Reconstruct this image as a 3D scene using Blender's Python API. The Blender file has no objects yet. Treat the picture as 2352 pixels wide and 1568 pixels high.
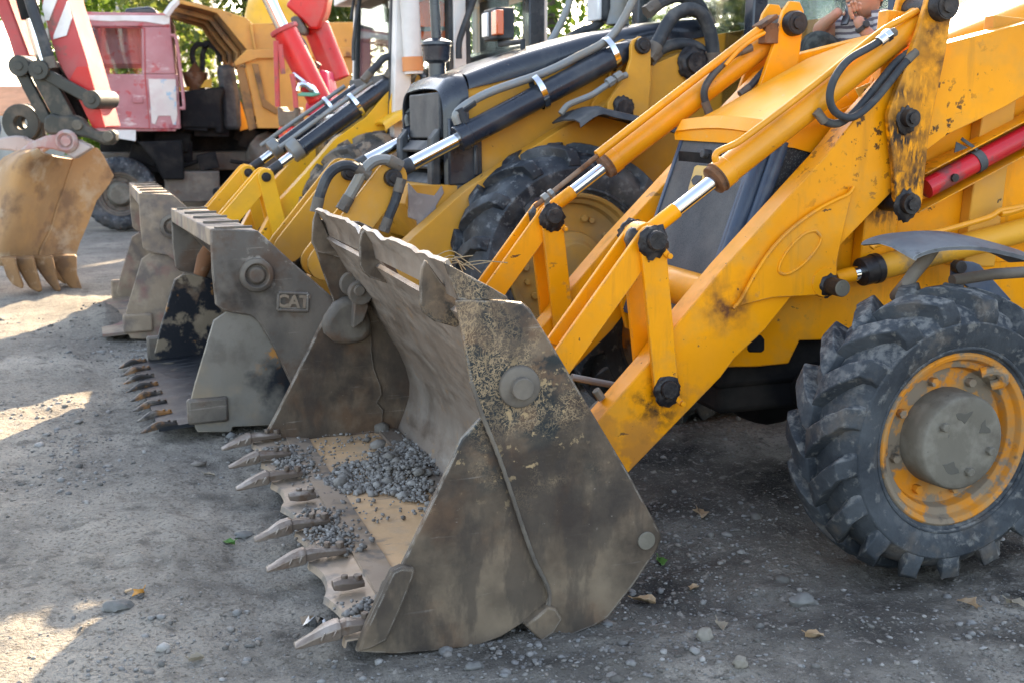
import bpy, bmesh, math, random
import numpy as np
from mathutils import Vector, Matrix, noise
R=math.radians; V=Vector; PI=math.pi
random.seed(4)
C=bpy.context.scene.collection
# ------------------------------------------------------------------ camera
LENS=41.17; PITCH=R(11.4); YAWC=R(19.3); CAMH=1.6
cd=bpy.data.cameras.new("camera"); cam=bpy.data.objects.new("camera",cd); C.objects.link(cam)
cam.location=(0,0,CAMH); cam.rotation_euler=(R(90)-PITCH,0,-YAWC)
cd.lens=LENS; cd.sensor_width=36; cd.clip_end=2000; cd.clip_start=.05
cd.dof.use_dof=True; cd.dof.focus_distance=4.3; cd.dof.aperture_fstop=4.5
bpy.context.scene.camera=cam
# measured points of the photograph (2352 wide) -> real points on the plane of each thing
_s,_c=math.sin(PITCH),math.cos(PITCH); _sy,_cy=math.sin(YAWC),math.cos(YAWC)
def ray(px,py):
    u=(px-1176)/2690.; v=(py-784)/2690.; f=_c-v*_s; d=_s+v*_c
    return V((_sy*f+_cy*u,_cy*f-_sy*u,-d))
CAM=V((0,0,CAMH))
CR={0:(1,0,0),1:(.3335,0,0),2:(.3335,631.6,0),3:(.2686,1263.3,0),4:(.2676,1722.6,0),5:(.29297,1091,287.1),6:(.293,1665.2,344.5),
 7:(.4027,229.7,402),8:(.6958,574.2,459.4),9:(.4943,1751.4,602.9),10:(.2746,1263.3,689.1),11:(.348,488.1,976.2),12:(.3776,0,976.2),
 13:(.4141,1378.1,1148.4),14:(.2051,0,0),15:(.2051,717.8,0),16:(.1709,1694,0),17:(.2563,689,447.9),18:(.1355,0,258.4),19:(.2563,0,459.4),
 20:(.2051,344.5,0),21:(.2051,1091,0)}
def c(n,*p):
    k,a,b=CR[n]; return [(a+k*x,b+k*y) for x,y in p]
def gpt(px,py,z=0):
    r=ray(px,py); return CAM+r*((z-CAMH)/r.z)
class Frame:
    def __init__(s,x,y,yaw,roll=0): s.o=V((x,y,0)); s.yaw=yaw; s.roll=roll; s.M=Matrix.Translation(s.o)@Matrix.Rotation(yaw,4,'Z')@Matrix.Rotation(roll,4,'X'); s.I=s.M.inverted()
    def at(s,px,py,y):
        o=s.I@CAM; d=s.I.to_3x3()@ray(px,py); t=(y-o.y)/d.y; return o+d*t
    def atx(s,px,py,x):
        o=s.I@CAM; d=s.I.to_3x3()@ray(px,py); t=(x-o.x)/d.x; return o+d*t
    def xz(s,y,pts): return [(q.x,q.z) for q in (s.at(a,b,y) for a,b in pts)]
    def pts(s,y,pts): return [s.at(a,b,y) for a,b in pts]
    def g(s,px,py): return s.I@gpt(px,py)
# ------------------------------------------------------------------ mesh builder
def crv(p,n=6):
    p=[V(q) for q in p]; out=[]
    for i in range(len(p)-1):
        a=p[max(i-1,0)];b=p[i];d=p[i+1];e=p[min(i+2,len(p)-1)]
        for k in range(n):
            t=k/n; out.append(.5*((2*b)+(d-a)*t+(2*a-5*b+4*d-e)*t*t+(3*b-a-3*d+e)*t**3))
    out.append(p[-1]); return out
def frame_of(d):
    d=d.normalized(); u=d.cross(V((0,0,1)))
    if u.length<1e-4: u=V((1,0,0))
    u.normalize(); return u,d.cross(u).normalized()
class MB:
    def __init__(s): s.bm=bmesh.new(); s.paths=[]
    def face(s,vs):
        try: return s.bm.faces.new(vs)
        except ValueError: return None
    def ext(s,pts,vec):
        vec=V(vec); a=[s.bm.verts.new(V(p)) for p in pts]; b=[s.bm.verts.new(V(p)+vec) for p in pts]; n=len(a)
        s.face(a); s.face(b[::-1])
        for i in range(n): s.face([a[i],b[i],b[(i+1)%n],a[(i+1)%n]])
        return s
    def prism(s,pts,y0,y1): return s.ext([(x,y0,z) for x,z in pts],(0,y1-y0,0))
    def bar(s,a,b,w,y0,y1,round_=True):   # flat link bar with rounded ends, a,b = (x,z)
        ax,az=a; bx,bz=b; an=math.atan2(bz-az,bx-ax); p=[]
        for k in range(9): t=an+PI/2+PI*k/8; p.append((ax+w/2*math.cos(t),az+w/2*math.sin(t)))
        for k in range(9): t=an-PI/2+PI*k/8; p.append((bx+w/2*math.cos(t),bz+w/2*math.sin(t)))
        return s.prism(p,y0,y1)
    def box(s,cc,sz,rot=None):
        m=Matrix.Translation(V(cc))@((rot.to_4x4() if rot else Matrix.Identity(4)))@Matrix.Diagonal((sz[0],sz[1],sz[2],1))
        bmesh.ops.create_cube(s.bm,size=1,matrix=m); return s
    def cyl(s,a,b,r,r2=None,n=20):
        return s.tube([a,b],r,n,r2=r2)
    def tube(s,path,r,n=10,r2=None,cap=True):
        path=[V(p) for p in path]; s.paths.append((path,r)); rings=[]; u=None; m=len(path)
        for i,p in enumerate(path):
            d=(path[min(i+1,m-1)]-path[max(i-1,0)])
            if u is None: u,w=frame_of(d)
            else:
                d.normalize(); u=(u-d*u.dot(d)); u.normalize(); w=d.cross(u)
            rr=r[i] if isinstance(r,(list,tuple)) else (r if r2 is None else r+(r2-r)*i/(m-1))
            rings.append([s.bm.verts.new(p+(u*math.cos(2*PI*k/n)+w*math.sin(2*PI*k/n))*rr) for k in range(n)])
        for A,B in zip(rings,rings[1:]):
            for k in range(n): s.face([A[k],A[(k+1)%n],B[(k+1)%n],B[k]])
        if cap: s.face(rings[0][::-1]); s.face(rings[-1])
        return s
    def lathe(s,prof,o=(0,0,0),ax='y',n=48,closed=False):   # prof (h,r) along axis
        rings=[]; o=V(o)
        for h,r in prof:
            ring=[]
            for k in range(n):
                t=2*PI*k/n
                p=V((r*math.cos(t),h,r*math.sin(t))) if ax=='y' else (V((r*math.cos(t),r*math.sin(t),h)) if ax=='z' else V((h,r*math.cos(t),r*math.sin(t))))
                ring.append(s.bm.verts.new(o+p))
            rings.append(ring)
        prs=list(zip(rings,rings[1:]))+([(rings[-1],rings[0])] if closed else [])
        for A,B in prs:
            for k in range(n): s.face([A[k],A[(k+1)%n],B[(k+1)%n],B[k]])
        if not closed:
            s.face(rings[0][::-1]); s.face(rings[-1])
        return s
    def blob(s,cc,r,sub=2,amp=.25,f=2.5,sc=(1,1,1),seed=0):
        t=bmesh.ops.create_icosphere(s.bm,subdivisions=sub,radius=1)['verts']
        for v in t:
            q=v.co.copy(); k=1+amp*noise.noise(q*f+V((seed*7.3,seed*3.1,seed)))
            v.co=V(cc)+V((q.x*sc[0],q.y*sc[1],q.z*sc[2]))*r*k
        return s
    def grid(s,rows,thick=None,closed=False):  # rows of points -> sheet
        g=[[s.bm.verts.new(V(p)) for p in r] for r in rows]; fs=[]
        for A,B in zip(g,g[1:]):
            for k in range(len(A)-1): fs.append(s.face([A[k],A[k+1],B[k+1],B[k]]))
        if thick:
            s.bm.normal_update(); bmesh.ops.solidify(s.bm,geom=[f for f in fs if f],thickness=thick)
        return s
    def build(s,name,m,parent=None,bevel=0,ang=35,smooth=True,sub=0,seg=2):
        bm=s.bm; bmesh.ops.recalc_face_normals(bm,faces=bm.faces[:]); bm.normal_update()
        if smooth:
            for f in bm.faces: f.smooth=True
            for e in bm.edges:
                e.smooth=not(len(e.link_faces)==2 and e.calc_face_angle(0)>R(ang))
        me=bpy.data.meshes.new(name); bm.to_mesh(me); bm.free()
        if m: me.materials.append(m)
        o=bpy.data.objects.new(name,me); C.objects.link(o)
        if parent: o.parent=parent
        if name=='loop_hose':
            for pth,r in s.paths:
                for e_,n_ in ((pth[0],pth[2]),(pth[-1],pth[-3])):
                    d=(n_-e_).normalized(); f=MB(); L_=min(r*2.4,.045); f.cyl(e_-d*r*.3,e_+d*L_,r*1.14,n=12); f.cyl(e_-d*r*1.2,e_-d*r*.2,r*1.22,n=6); f.build('hose_fitting',M['dirty'],o,bevel=.001)
        if bevel:
            b=o.modifiers.new("bevel",'BEVEL'); b.width=bevel; b.segments=seg; b.limit_method='ANGLE'; b.angle_limit=R(40)
        if sub: q=o.modifiers.new("sub",'SUBSURF'); q.levels=sub; q.render_levels=sub
        return o
def thing(name,label,cat,fr=None,loc=(0,0,0),rz=0,group=None):
    o=bpy.data.objects.new(name,None); C.objects.link(o); o.empty_display_size=.2
    if fr: o.location=fr.o; o.rotation_euler=(fr.roll,0,fr.yaw)
    else: o.location=loc; o.rotation_euler=(0,0,rz)
    return tag(o,label,cat,group)
def tag(o,label=None,cat=None,group=None,kind=None):
    if label: o['label']=label
    if cat: o['category']=cat
    if group: o['group']=group
    if kind: o['kind']=kind
    return o
def sub(o,parent): o.parent=parent; return o
def copy_tree(o,parent=None,offset=None):
    n=o.copy(); C.objects.link(n); n.parent=parent
    for ch in list(o.children): copy_tree(ch,n)
    if offset: n.location=V(n.location)+V(offset)
    return n
# ------------------------------------------------------------------ materials
def mat(name,base,rough=.5,metal=0,layers=(),bump=None,spec=.32,coat=0,rvar=.12,edge=None):
    m=bpy.data.materials.new(name); m.use_nodes=True; nt=m.node_tree; N=nt.nodes; L=nt.links
    b=N['Principled BSDF']; tc=N.new('ShaderNodeTexCoord'); OB=tc.outputs['Object']
    def noi(scale,detail=4,st=None,off=0,rough_=.55):
        n=N.new('ShaderNodeTexNoise'); n.inputs['Scale'].default_value=scale; n.inputs['Detail'].default_value=detail; n.inputs['Roughness'].default_value=rough_
        mp=N.new('ShaderNodeMapping'); mp.inputs['Location'].default_value=(off*3.7,off*1.9,off*5.3)
        if st: 
            mp.inputs['Scale'].default_value=st[:3]
            if len(st)>3: mp.inputs['Rotation'].default_value=st[3]
        L.new(OB,mp.inputs[0]); L.new(mp.outputs[0],n.inputs['Vector']); return n.outputs[0]
    def mr(sock,lo,hi,a=0.,bb=1.):
        q=N.new('ShaderNodeMapRange'); q.inputs[1].default_value=lo; q.inputs[2].default_value=hi; q.inputs[3].default_value=a; q.inputs[4].default_value=bb
        L.new(sock,q.inputs[0]); return q.outputs[0]
    def mul(a,bb):
        q=N.new('ShaderNodeMath'); q.operation='MULTIPLY'
        for i,x in enumerate((a,bb)):
            if isinstance(x,(int,float)): q.inputs[i].default_value=x
            else: L.new(x,q.inputs[i])
        return q.outputs[0]
    def mix(f,a,bb):
        q=N.new('ShaderNodeMix'); q.data_type='RGBA'; L.new(f,q.inputs[0])
        for i,x in ((6,a),(7,bb)):
            if isinstance(x,tuple): q.inputs[i].default_value=x if len(x)==4 else x+(1,)
            else: L.new(x,q.inputs[i])
        return q.outputs[2]
    def mixf(f,a,bb):
        q=N.new('ShaderNodeMix'); q.data_type='FLOAT'; L.new(f,q.inputs[0])
        for i,x in ((2,a),(3,bb)):
            if isinstance(x,(int,float)): q.inputs[i].default_value=x
            else: L.new(x,q.inputs[i])
        return q.outputs[0]
    lo=tuple(v*.8 for v in base); hi=tuple(min(1,v*1.15) for v in base)
    col=mix(mr(noi(1.7,5,None,9),.3,.7),lo,hi)
    rg=mr(noi(6,4,None,5),.3,.7,max(.03,rough-rvar),min(1,rough+rvar)); hgt=None; met=metal
    for i,l in enumerate(layers):
        k=l.get('kind','noise')
        if k=='noise': f=mr(noi(l.get('s',5),l.get('d',6),l.get('st'),i+1+l.get('o',0),l.get('r',.6)),l.get('lo',.5),l.get('hi',.6))
        else:
            vn=N.new('ShaderNodeTexVoronoi'); vn.feature='DISTANCE_TO_EDGE' if k=='crack' else 'F1'; vn.inputs['Scale'].default_value=l.get('s',5)
            mp=N.new('ShaderNodeMapping'); mp.inputs['Scale'].default_value=l.get('st',(1,1,1))[:3]
            nn=N.new('ShaderNodeTexNoise'); nn.inputs['Scale'].default_value=l.get('s',5)*.7; nn.inputs['Detail'].default_value=5
            va=N.new('ShaderNodeMix'); va.data_type='RGBA'; va.inputs[0].default_value=l.get('warp',.12); L.new(OB,nn.inputs['Vector']); L.new(OB,va.inputs[6]); L.new(nn.outputs['Color'],va.inputs[7])
            L.new(va.outputs[2],mp.inputs[0]); L.new(mp.outputs[0],vn.inputs['Vector']); f=mr(vn.outputs['Distance'],l['hi'],l['lo'])
        for (cc,r0,r1) in ([l['mask']] if 'mask' in l else []):
            d=N.new('ShaderNodeVectorMath'); d.operation='DISTANCE'; d.inputs[1].default_value=cc; L.new(OB,d.inputs[0])
            ad=N.new('ShaderNodeMath'); ad.operation='ADD'; L.new(d.outputs['Value'],ad.inputs[0]); L.new(mr(noi(l.get('ms',6),5,None,i+20),.3,.7,-r1*.45,r1*.45),ad.inputs[1])
            f=mul(f,mr(ad.outputs[0],r1,r0))
        if l.get('up'):   # lies on faces that look up
            g=N.new('ShaderNodeNewGeometry'); sx=N.new('ShaderNodeSeparateXYZ'); L.new(g.outputs['Normal'],sx.inputs[0]); f=mul(f,mr(sx.outputs['Z'],.1,.8))
        if l.get('brk'): f=mul(f,mr(noi(l['brk'],5,None,i+40),.46,.56))
        f=mul(f,l.get('a',1.)); col=mix(f,col,l['c'])
        if 'rg' in l: rg=mixf(f,rg,l['rg'])
        if 'met' in l: met=mixf(f,met,l['met'])
        if l.get('h'):
            h=mul(f,l['h'])
            if hgt is None: hgt=h
            else:
                q=N.new('ShaderNodeMath'); q.operation='ADD'; L.new(hgt,q.inputs[0]); L.new(h,q.inputs[1]); hgt=q.outputs[0]
    if edge:
        bv=N.new('ShaderNodeBevel'); bv.samples=4; bv.inputs[0].default_value=edge[1]; gg=N.new('ShaderNodeNewGeometry'); dt=N.new('ShaderNodeVectorMath'); dt.operation='DOT_PRODUCT'; L.new(bv.outputs[0],dt.inputs[0]); L.new(gg.outputs['Normal'],dt.inputs[1])
        f=mul(mr(dt.outputs['Value'],.985,.93),mr(noi(18,6,None,55),.44,.56)); col=mix(f,col,edge[0]); rg=mixf(f,rg,.6)
    L.new(col,b.inputs['Base Color']); L.new(rg,b.inputs['Roughness'])
    if isinstance(met,(int,float)): b.inputs['Metallic'].default_value=met
    else: L.new(met,b.inputs['Metallic'])
    b.inputs['Specular IOR Level'].default_value=spec
    if coat: b.inputs['Coat Weight'].default_value=coat; b.inputs['Coat Roughness'].default_value=.12
    if bump:
        h=mul(noi(bump[0],6,bump[2] if len(bump)>2 else None,31),1.)
        if hgt is not None:
            q=N.new('ShaderNodeMath'); q.operation='ADD'; L.new(hgt,q.inputs[0]); L.new(h,q.inputs[1]); h=q.outputs[0]
        bp=N.new('ShaderNodeBump'); bp.inputs['Strength'].default_value=bump[1]; bp.inputs['Distance'].default_value=.01; L.new(h,bp.inputs['Height']); L.new(bp.outputs[0],b.inputs['Normal'])
    return m
GREASE=(.012,.011,.012); DUST=(.30,.27,.22)
def chips(s=14,lo=.66,hi=.68,c_=(.03,.025,.02),a=.9,**k): return dict(c=c_,s=s,lo=lo,hi=hi,d=8,a=a,rg=.7,**k)
YA=(.80,.305,.0015)
yel=lambda n,extra=(): mat(n,YA,.42,layers=[dict(c=(.66,.25,.012),s=2.2,lo=.45,hi=.75,a=.5),dict(c=(.50,.24,.04),s=4,lo=.60,hi=.74,a=.5,rg=.75),dict(c=(.20,.13,.06),s=13,lo=.66,hi=.74,a=.5,rg=.8,d=8),chips(9,.685,.695,a=.85,st=(1,1,2.6,(0,.7,0))),chips(34,.695,.71,a=.85),dict(c=(.33,.15,.02),s=5,lo=.57,hi=.70,a=.45,st=(2.2,2.2,.35),d=8,rg=.7),dict(c=(.42,.25,.06),s=6,lo=.52,hi=.66,a=.28,d=10,rg=.85,o=5),dict(c=(.13,.075,.03),s=6,lo=.66,hi=.68,a=.6,d=10,st=(.8,1,2.2,(0,.8,0)),o=8)]+list(extra),bump=(60,.03),coat=.05,spec=.2,edge=((.30,.16,.07),.006))
M={}
M['ya']=yel('yellow_paint')
M['ya_worn']=yel('yellow_paint_greasy',[dict(c=GREASE,s=16,lo=.40,hi=.50,d=8,mask=((.90,-.58,1.50),.03,.25),rg=.5,ms=9,st=(2.5,1,.8)),dict(c=GREASE,s=22,lo=.44,hi=.56,d=8,mask=((.90,-.58,1.30),.02,.26),rg=.5,ms=9,st=(2,1,.7)),dict(c=(.10,.045,.015),s=9,lo=.45,hi=.6,mask=((1.1,-.58,1.85),.05,.3),rg=.8)])
M['ya_arm']=yel('yellow_arm_paint',[dict(c=GREASE,s=22,lo=.57,hi=.61,d=9,mask=((.9,-.56,1.5),.1,.45),a=.9),dict(c=GREASE,s=20,lo=.45,hi=.6,d=8,mask=((-.10,-.56,.52),.02,.13)),dict(c=(.30,.13,.04),s=7,lo=.50,hi=.58,d=10,mask=((-.2,-.5,.25),.1,.5),a=.6,rg=.8),dict(c=(.13,.05,.02),s=8,lo=.42,hi=.6,mask=((.17,-.56,.86),.0,.14),rg=.85)])
M['ya_ram']=mat('yellow_ram_paint',(.70,.28,.006),.36,layers=[dict(c=(.35,.16,.03),s=4,lo=.5,hi=.75,a=.7,rg=.7),dict(c=(.07,.045,.025),s=7,lo=.63,hi=.70,d=8,a=.9,st=(.7,1,1.6,(0,.6,0)),rg=.7),chips(30,.70,.73)],bump=(40,.04),coat=.2)
M['jawfloor']=mat('black_streaked_jaw_floor',(.008,.010,.014),.4,layers=[dict(c=(.13,.13,.13),s=7,lo=.54,hi=.66,a=.5,st=(.35,4,1),d=8,rg=.8),dict(c=(.22,.18,.12),s=4,lo=.62,hi=.70,a=.7)],bump=(30,.3,(.5,4,1)))
M['gold']=mat('gold_paint',(.60,.285,.025),.5,layers=[dict(c=(.40,.21,.05),s=2.5,lo=.45,hi=.7,a=.6,rg=.7),dict(c=DUST,s=3,lo=.5,hi=.75,a=.35,rg=.85),chips(12,.70,.72,a=.85)],bump=(50,.03))
M['bright']=mat('bright_yellow_paint',(.74,.385,.012),.42,layers=[dict(c=(.50,.28,.04),s=3,lo=.5,hi=.7,a=.5),chips(16,.66,.69)],bump=(50,.03),coat=.2)
M['black']=mat('black_paint',(.018,.023,.034),.3,layers=[dict(c=(.14,.14,.13),s=4,lo=.52,hi=.75,a=.35,rg=.75),dict(c=(.3,.28,.25),s=40,lo=.70,hi=.74,a=.6)],coat=.35)
M['blackm']=mat('black_plastic',(.030,.034,.040),.62,layers=[dict(c=(.17,.165,.15),s=5,lo=.45,hi=.72,a=.55,rg=.85)],bump=(40,.08))
M['hose']=mat('hose_rubber',(.030,.034,.040),.55,layers=[dict(c=(.16,.155,.14),s=8,lo=.48,hi=.7,a=.5,rg=.85)],bump=(90,.06))
M['grease']=mat('grease_steel',(.016,.014,.015),.45,layers=[dict(c=(.07,.055,.045),s=14,lo=.52,hi=.66,a=.7,rg=.7)],bump=(35,.45))
M['chrome']=mat('chrome_rod',(.72,.74,.76),.12,1.0,layers=[dict(c=(.3,.3,.3),s=6,lo=.6,hi=.7,a=.3,rg=.3)],rvar=.04)
M['pipe']=mat('steel_pipe',(.21,.22,.22),.5,.3,layers=[dict(c=(.25,.21,.15),s=6,lo=.45,hi=.65,a=.6,rg=.8)])
M['dirty']=mat('dirty_steel',(.11,.095,.08),.65,.2,layers=[dict(c=(.22,.19,.15),s=5,lo=.45,hi=.65,a=.6,rg=.85),dict(c=(.11,.05,.022),s=7,lo=.55,hi=.7,a=.6)],bump=(40,.15))
M['rust']=mat('rust',(.16,.075,.035),.85,.1,layers=[dict(c=(.3,.24,.18),s=5,lo=.5,hi=.65,a=.6),dict(c=(.04,.03,.025),s=8,lo=.55,hi=.7)],bump=(40,.2))
M['chass']=mat('chassis_black',(.008,.008,.009),.8,spec=.15,layers=[dict(c=(.05,.043,.035),s=4,lo=.48,hi=.7,a=.5)],bump=(20,.2))
M['tyre']=mat('tyre_rubber',(.020,.025,.032),.72,layers=[dict(c=(.075,.083,.09),s=5,lo=.38,hi=.68,a=.65,rg=.95,d=10),dict(c=(.20,.195,.18),s=26,lo=.56,hi=.68,a=.55,rg=.95,h=.4),dict(c=(.15,.12,.09),s=6,lo=.55,hi=.72,a=.6,rg=.95,d=10),dict(c=(.22,.215,.20),s=30,lo=.46,hi=.62,a=.6,st=(1,1,1),up=1)],bump=(45,.45))
M['mudtyre']=mat('muddy_tyre',(.05,.048,.045),.85,layers=[dict(c=(.24,.19,.14),s=9,lo=.46,hi=.52,a=.95,rg=.95,h=1.2),dict(c=(.16,.15,.14),s=5,lo=.45,hi=.6,a=.6)],bump=(30,.5))
M['bigtyre']=mat('tractor_tyre_rubber',(.014,.018,.024),.55,layers=[dict(c=(.13,.14,.15),s=5,lo=.44,hi=.66,a=.65,rg=.85,d=10),dict(c=(.22,.225,.225),s=22,lo=.56,hi=.66,a=.5,d=8),dict(c=(.12,.105,.085),s=3,lo=.5,hi=.7,a=.6,rg=.95)],bump=(30,.25))
M['rimA']=mat('worn_orange_rim',(.52,.19,.012),.65,spec=.2,layers=[dict(c=(.30,.19,.085),s=9,lo=.42,hi=.60,a=.8,rg=.85,d=9),dict(c=(.175,.15,.115),s=8,lo=.49,hi=.54,a=.92,rg=.9,d=10),dict(c=(.05,.045,.04),s=9,lo=.60,hi=.68,a=.8)],bump=(40,.12))
M['rimB']=mat('dull_gold_rim',(.46,.25,.05),.6,layers=[dict(c=(.24,.18,.10),s=4,lo=.4,hi=.65,a=.7,rg=.85)])
M['hub']=mat('grey_hub_paint',(.125,.112,.088),.75,layers=[dict(c=(.20,.182,.148),s=9,lo=.47,hi=.62,a=.7,d=9),dict(c=(.075,.062,.048),s=6,lo=.50,hi=.66,a=.75,d=8),dict(c=(.06,.055,.05),s=40,lo=.66,hi=.70,a=.7)],bump=(40,.12))
M['glass']=None
def steel(n,base,extra=()):
    return mat(n,base,.50,.35,layers=[dict(c=(base[0]*1.7,base[1]*1.62,base[2]*1.5),s=3,lo=.44,hi=.64,a=.7,rg=.72,d=10,st=(1.3,1,.8,(0,.6,0))),dict(c=(.12,.062,.032),s=5,lo=.50,hi=.62,a=.55,rg=.8,d=10),dict(c=(.32,.28,.24),s=7,lo=.64,hi=.70,a=.5,d=9,st=(.5,1,7,(0,.9,0))),dict(c=(.34,.30,.26),s=6,lo=.66,hi=.70,a=.45,d=9,st=(.5,1,8,(0,-.4,0)),o=3),dict(c=(.03,.025,.022),s=2.6,lo=.48,hi=.60,a=.70,d=10,o=6)]+list(extra)+[dict(c=(.34,.30,.26),s=60,lo=.70,hi=.73,a=.5)],bump=(55,.16),edge=((.36,.33,.29),.008))
M['bside']=steel('scraped_bucket_steel',(.125,.096,.070),[
 dict(c=(.022,.03,.034),s=9,lo=.45,hi=.52,mask=((-.88,-1.13,.86),.20,.38),a=.95,rg=.35,o=4,ms=5),
 dict(kind='crack',c=(.40,.29,.17),s=24,lo=.03,hi=.12,mask=((-.88,-1.13,.84),.16,.40),a=.8,rg=.8,ms=6,warp=.45,brk=6),dict(c=(.40,.29,.17),s=30,lo=.62,hi=.65,mask=((-.90,-1.13,.90),.10,.28),a=.8,rg=.8,d=8,st=(1,1,1.3)),
 dict(c=(.40,.29,.16),s=30,lo=.60,hi=.64,mask=((-.85,-1.13,.66),.15,.36),a=.9,rg=.8,o=2,ms=5),
 dict(c=(.25,.195,.135),s=3,lo=.33,hi=.65,mask=((-1.0,-1.13,.02),.15,.6),a=.8,rg=.85),dict(c=(.045,.038,.034),s=4,lo=.50,hi=.58,a=.55,st=(2.0,1,.7,(0,.5,0)),o=7,d=10)])
M['bin']=mat('polished_bucket_steel',(.27,.22,.18),.42,.45,layers=[dict(c=(.36,.32,.28),s=4,lo=.45,hi=.65,a=.75,d=8,st=(6,.6,.5)),dict(c=(.10,.07,.05),s=5,lo=.5,hi=.68,a=.6,d=8,st=(7,1,.7)),dict(c=(.38,.24,.13),s=7,lo=.62,hi=.70,a=.6,st=(6,1,.6))],bump=(40,.12,(6,1,.5)))
M['bfloor']=mat('sandy_bucket_floor',(.62,.40,.215),.7,.1,layers=[dict(c=(.40,.32,.24),s=3,lo=.48,hi=.64,a=.7),dict(c=(.22,.18,.14),s=16,lo=.56,hi=.66,a=.65,st=(.4,1,1)),dict(c=(.5,.33,.16),s=8,lo=.55,hi=.7,a=.5)],bump=(40,.2))
M['lip']=mat('lip_steel',(.42,.33,.25),.5,.35,layers=[dict(c=(.38,.27,.17),s=4,lo=.5,hi=.65,a=.7),dict(c=(.17,.16,.15),s=12,lo=.5,hi=.62,a=.7)],bump=(40,.15))
M['tip_steel']=mat('worn_tooth_tip',(.19,.15,.12),.4,.4,layers=[dict(c=(.13,.085,.06),s=16,lo=.52,hi=.62,a=.8,d=8),dict(c=(.36,.32,.28),s=9,lo=.5,hi=.65,a=.6,up=1)],bump=(50,.25),edge=((.42,.38,.33),.004))
M['tooth']=mat('tooth_steel',(.155,.122,.098),.45,.4,layers=[dict(c=(.33,.29,.25),s=10,lo=.52,hi=.66,a=.8,up=1),dict(c=(.10,.055,.03),s=18,lo=.56,hi=.66,a=.7)],bump=(40,.25))
M['b2']=steel('grey_bucket_steel',(.118,.104,.090),[dict(c=(.36,.33,.29),s=12,lo=.54,hi=.60,mask=((-1.35,-.93,1.02),.12,.36),a=.75,d=10)])
M['b2jaw']=mat('smooth_grey_jaw_steel',(.185,.168,.142),.5,.25,layers=[dict(c=(.23,.215,.19),s=3,lo=.45,hi=.65,a=.6,d=9),dict(c=(.10,.085,.07),s=5,lo=.52,hi=.64,a=.5,d=10),dict(c=(.42,.19,.04),s=7,lo=.52,hi=.56,mask=((-1.34,-.93,.25),.13,.27),a=.9,d=9,ms=4),dict(c=(.012,.016,.022),s=9,lo=.30,hi=.34,mask=((-1.22,-.93,.12),.20,.31),a=.97,rg=.4,ms=4),dict(c=(.30,.23,.15),s=5,lo=.45,hi=.6,mask=((-1.78,-.93,.03),.05,.30),a=.8)],bump=(50,.1),edge=((.42,.36,.28),.008))
M['b2in']=steel('dark_worn_jaw_steel',(.12,.10,.08),[dict(c=(.01,.013,.02),s=4,lo=.42,hi=.47,a=.97,rg=.35,o=3),dict(c=(.30,.15,.05),s=7,lo=.66,hi=.69,a=.8),dict(c=(.26,.21,.15),s=6,lo=.54,hi=.60,a=.8,d=10,o=3)])
M['b3']=mat('tan_dusty_steel',(.25,.195,.14),.75,.1,layers=[dict(c=(.13,.11,.10),s=3,lo=.45,hi=.56,a=.85),dict(c=(.36,.29,.21),s=6,lo=.5,hi=.65,a=.6),dict(c=(.22,.10,.09),s=4,lo=.55,hi=.65,a=.6)],bump=(30,.2))
M['redtruck']=mat('faded_red_cab_paint',(.40,.165,.175),.7,layers=[dict(c=(.52,.30,.30),s=1.5,lo=.4,hi=.65,a=.6),dict(c=(.62,.50,.47),s=5,lo=.56,hi=.62,mask=((-1.6,-1.2,1.35),.35,1.0),a=.8,d=8,st=(.6,1,1.6)),dict(c=(.24,.035,.06),s=5,lo=.56,hi=.64,mask=((-1.5,-1.2,.95),.3,.8),a=.85,d=8),dict(c=(.45,.02,.02),s=6,lo=.60,hi=.62,a=.5)],bump=(30,.04))
M['white']=mat('chipped_white_paint',(.70,.68,.66),.55,layers=[dict(c=(.50,.47,.42),s=5,lo=.45,hi=.65,a=.5)])
M['patch']=mat('filler_patch_paint',(.66,.60,.55),.6,layers=[dict(c=(.25,.42,.55),s=8,lo=.57,hi=.60,a=.8,d=9),dict(c=(.55,.42,.40),s=3,lo=.5,hi=.6,a=.5)])
M['red']=mat('red_paint',(.55,.016,.014),.42,layers=[dict(c=(.40,.10,.08),s=3,lo=.5,hi=.7,a=.6,rg=.7),chips(12,.66,.70)],coat=.2)
M['fred']=mat('faded_red_boom_paint',(.46,.075,.075),.6,layers=[dict(c=(.36,.13,.12),s=4,lo=.45,hi=.65,a=.7,rg=.8),dict(c=(.16,.11,.09),s=7,lo=.58,hi=.68,a=.8)])
M['olive']=mat('greasy_linkage_steel',(.055,.055,.048),.55,.3,layers=[dict(c=(.16,.13,.10),s=5,lo=.5,hi=.64,a=.7,rg=.8)],bump=(30,.15))
M['exb']=mat('rusty_excavator_bucket',(.36,.215,.10),.65,.1,layers=[dict(c=(.46,.26,.10),s=2.2,lo=.48,hi=.62,a=.8),dict(c=(.17,.10,.06),s=3,lo=.52,hi=.64,a=.75,d=9),dict(c=(.48,.38,.26),s=3.4,lo=.55,hi=.66,a=.65)],bump=(25,.15))
M['exw']=mat('worn_pale_steel',(.44,.37,.34),.6,.1,layers=[dict(c=(.40,.17,.15),s=4,lo=.5,hi=.6,a=.7),dict(c=(.2,.17,.15),s=9,lo=.58,hi=.68,a=.7)],bump=(25,.1))
M['tip']=mat('tipper_body_paint',(.56,.285,.06),.6,layers=[dict(c=(.38,.20,.07),s=2.5,lo=.45,hi=.66,a=.6),dict(c=(.15,.07,.035),s=4,lo=.61,hi=.67,a=.85,d=8)],bump=(20,.05))
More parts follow.
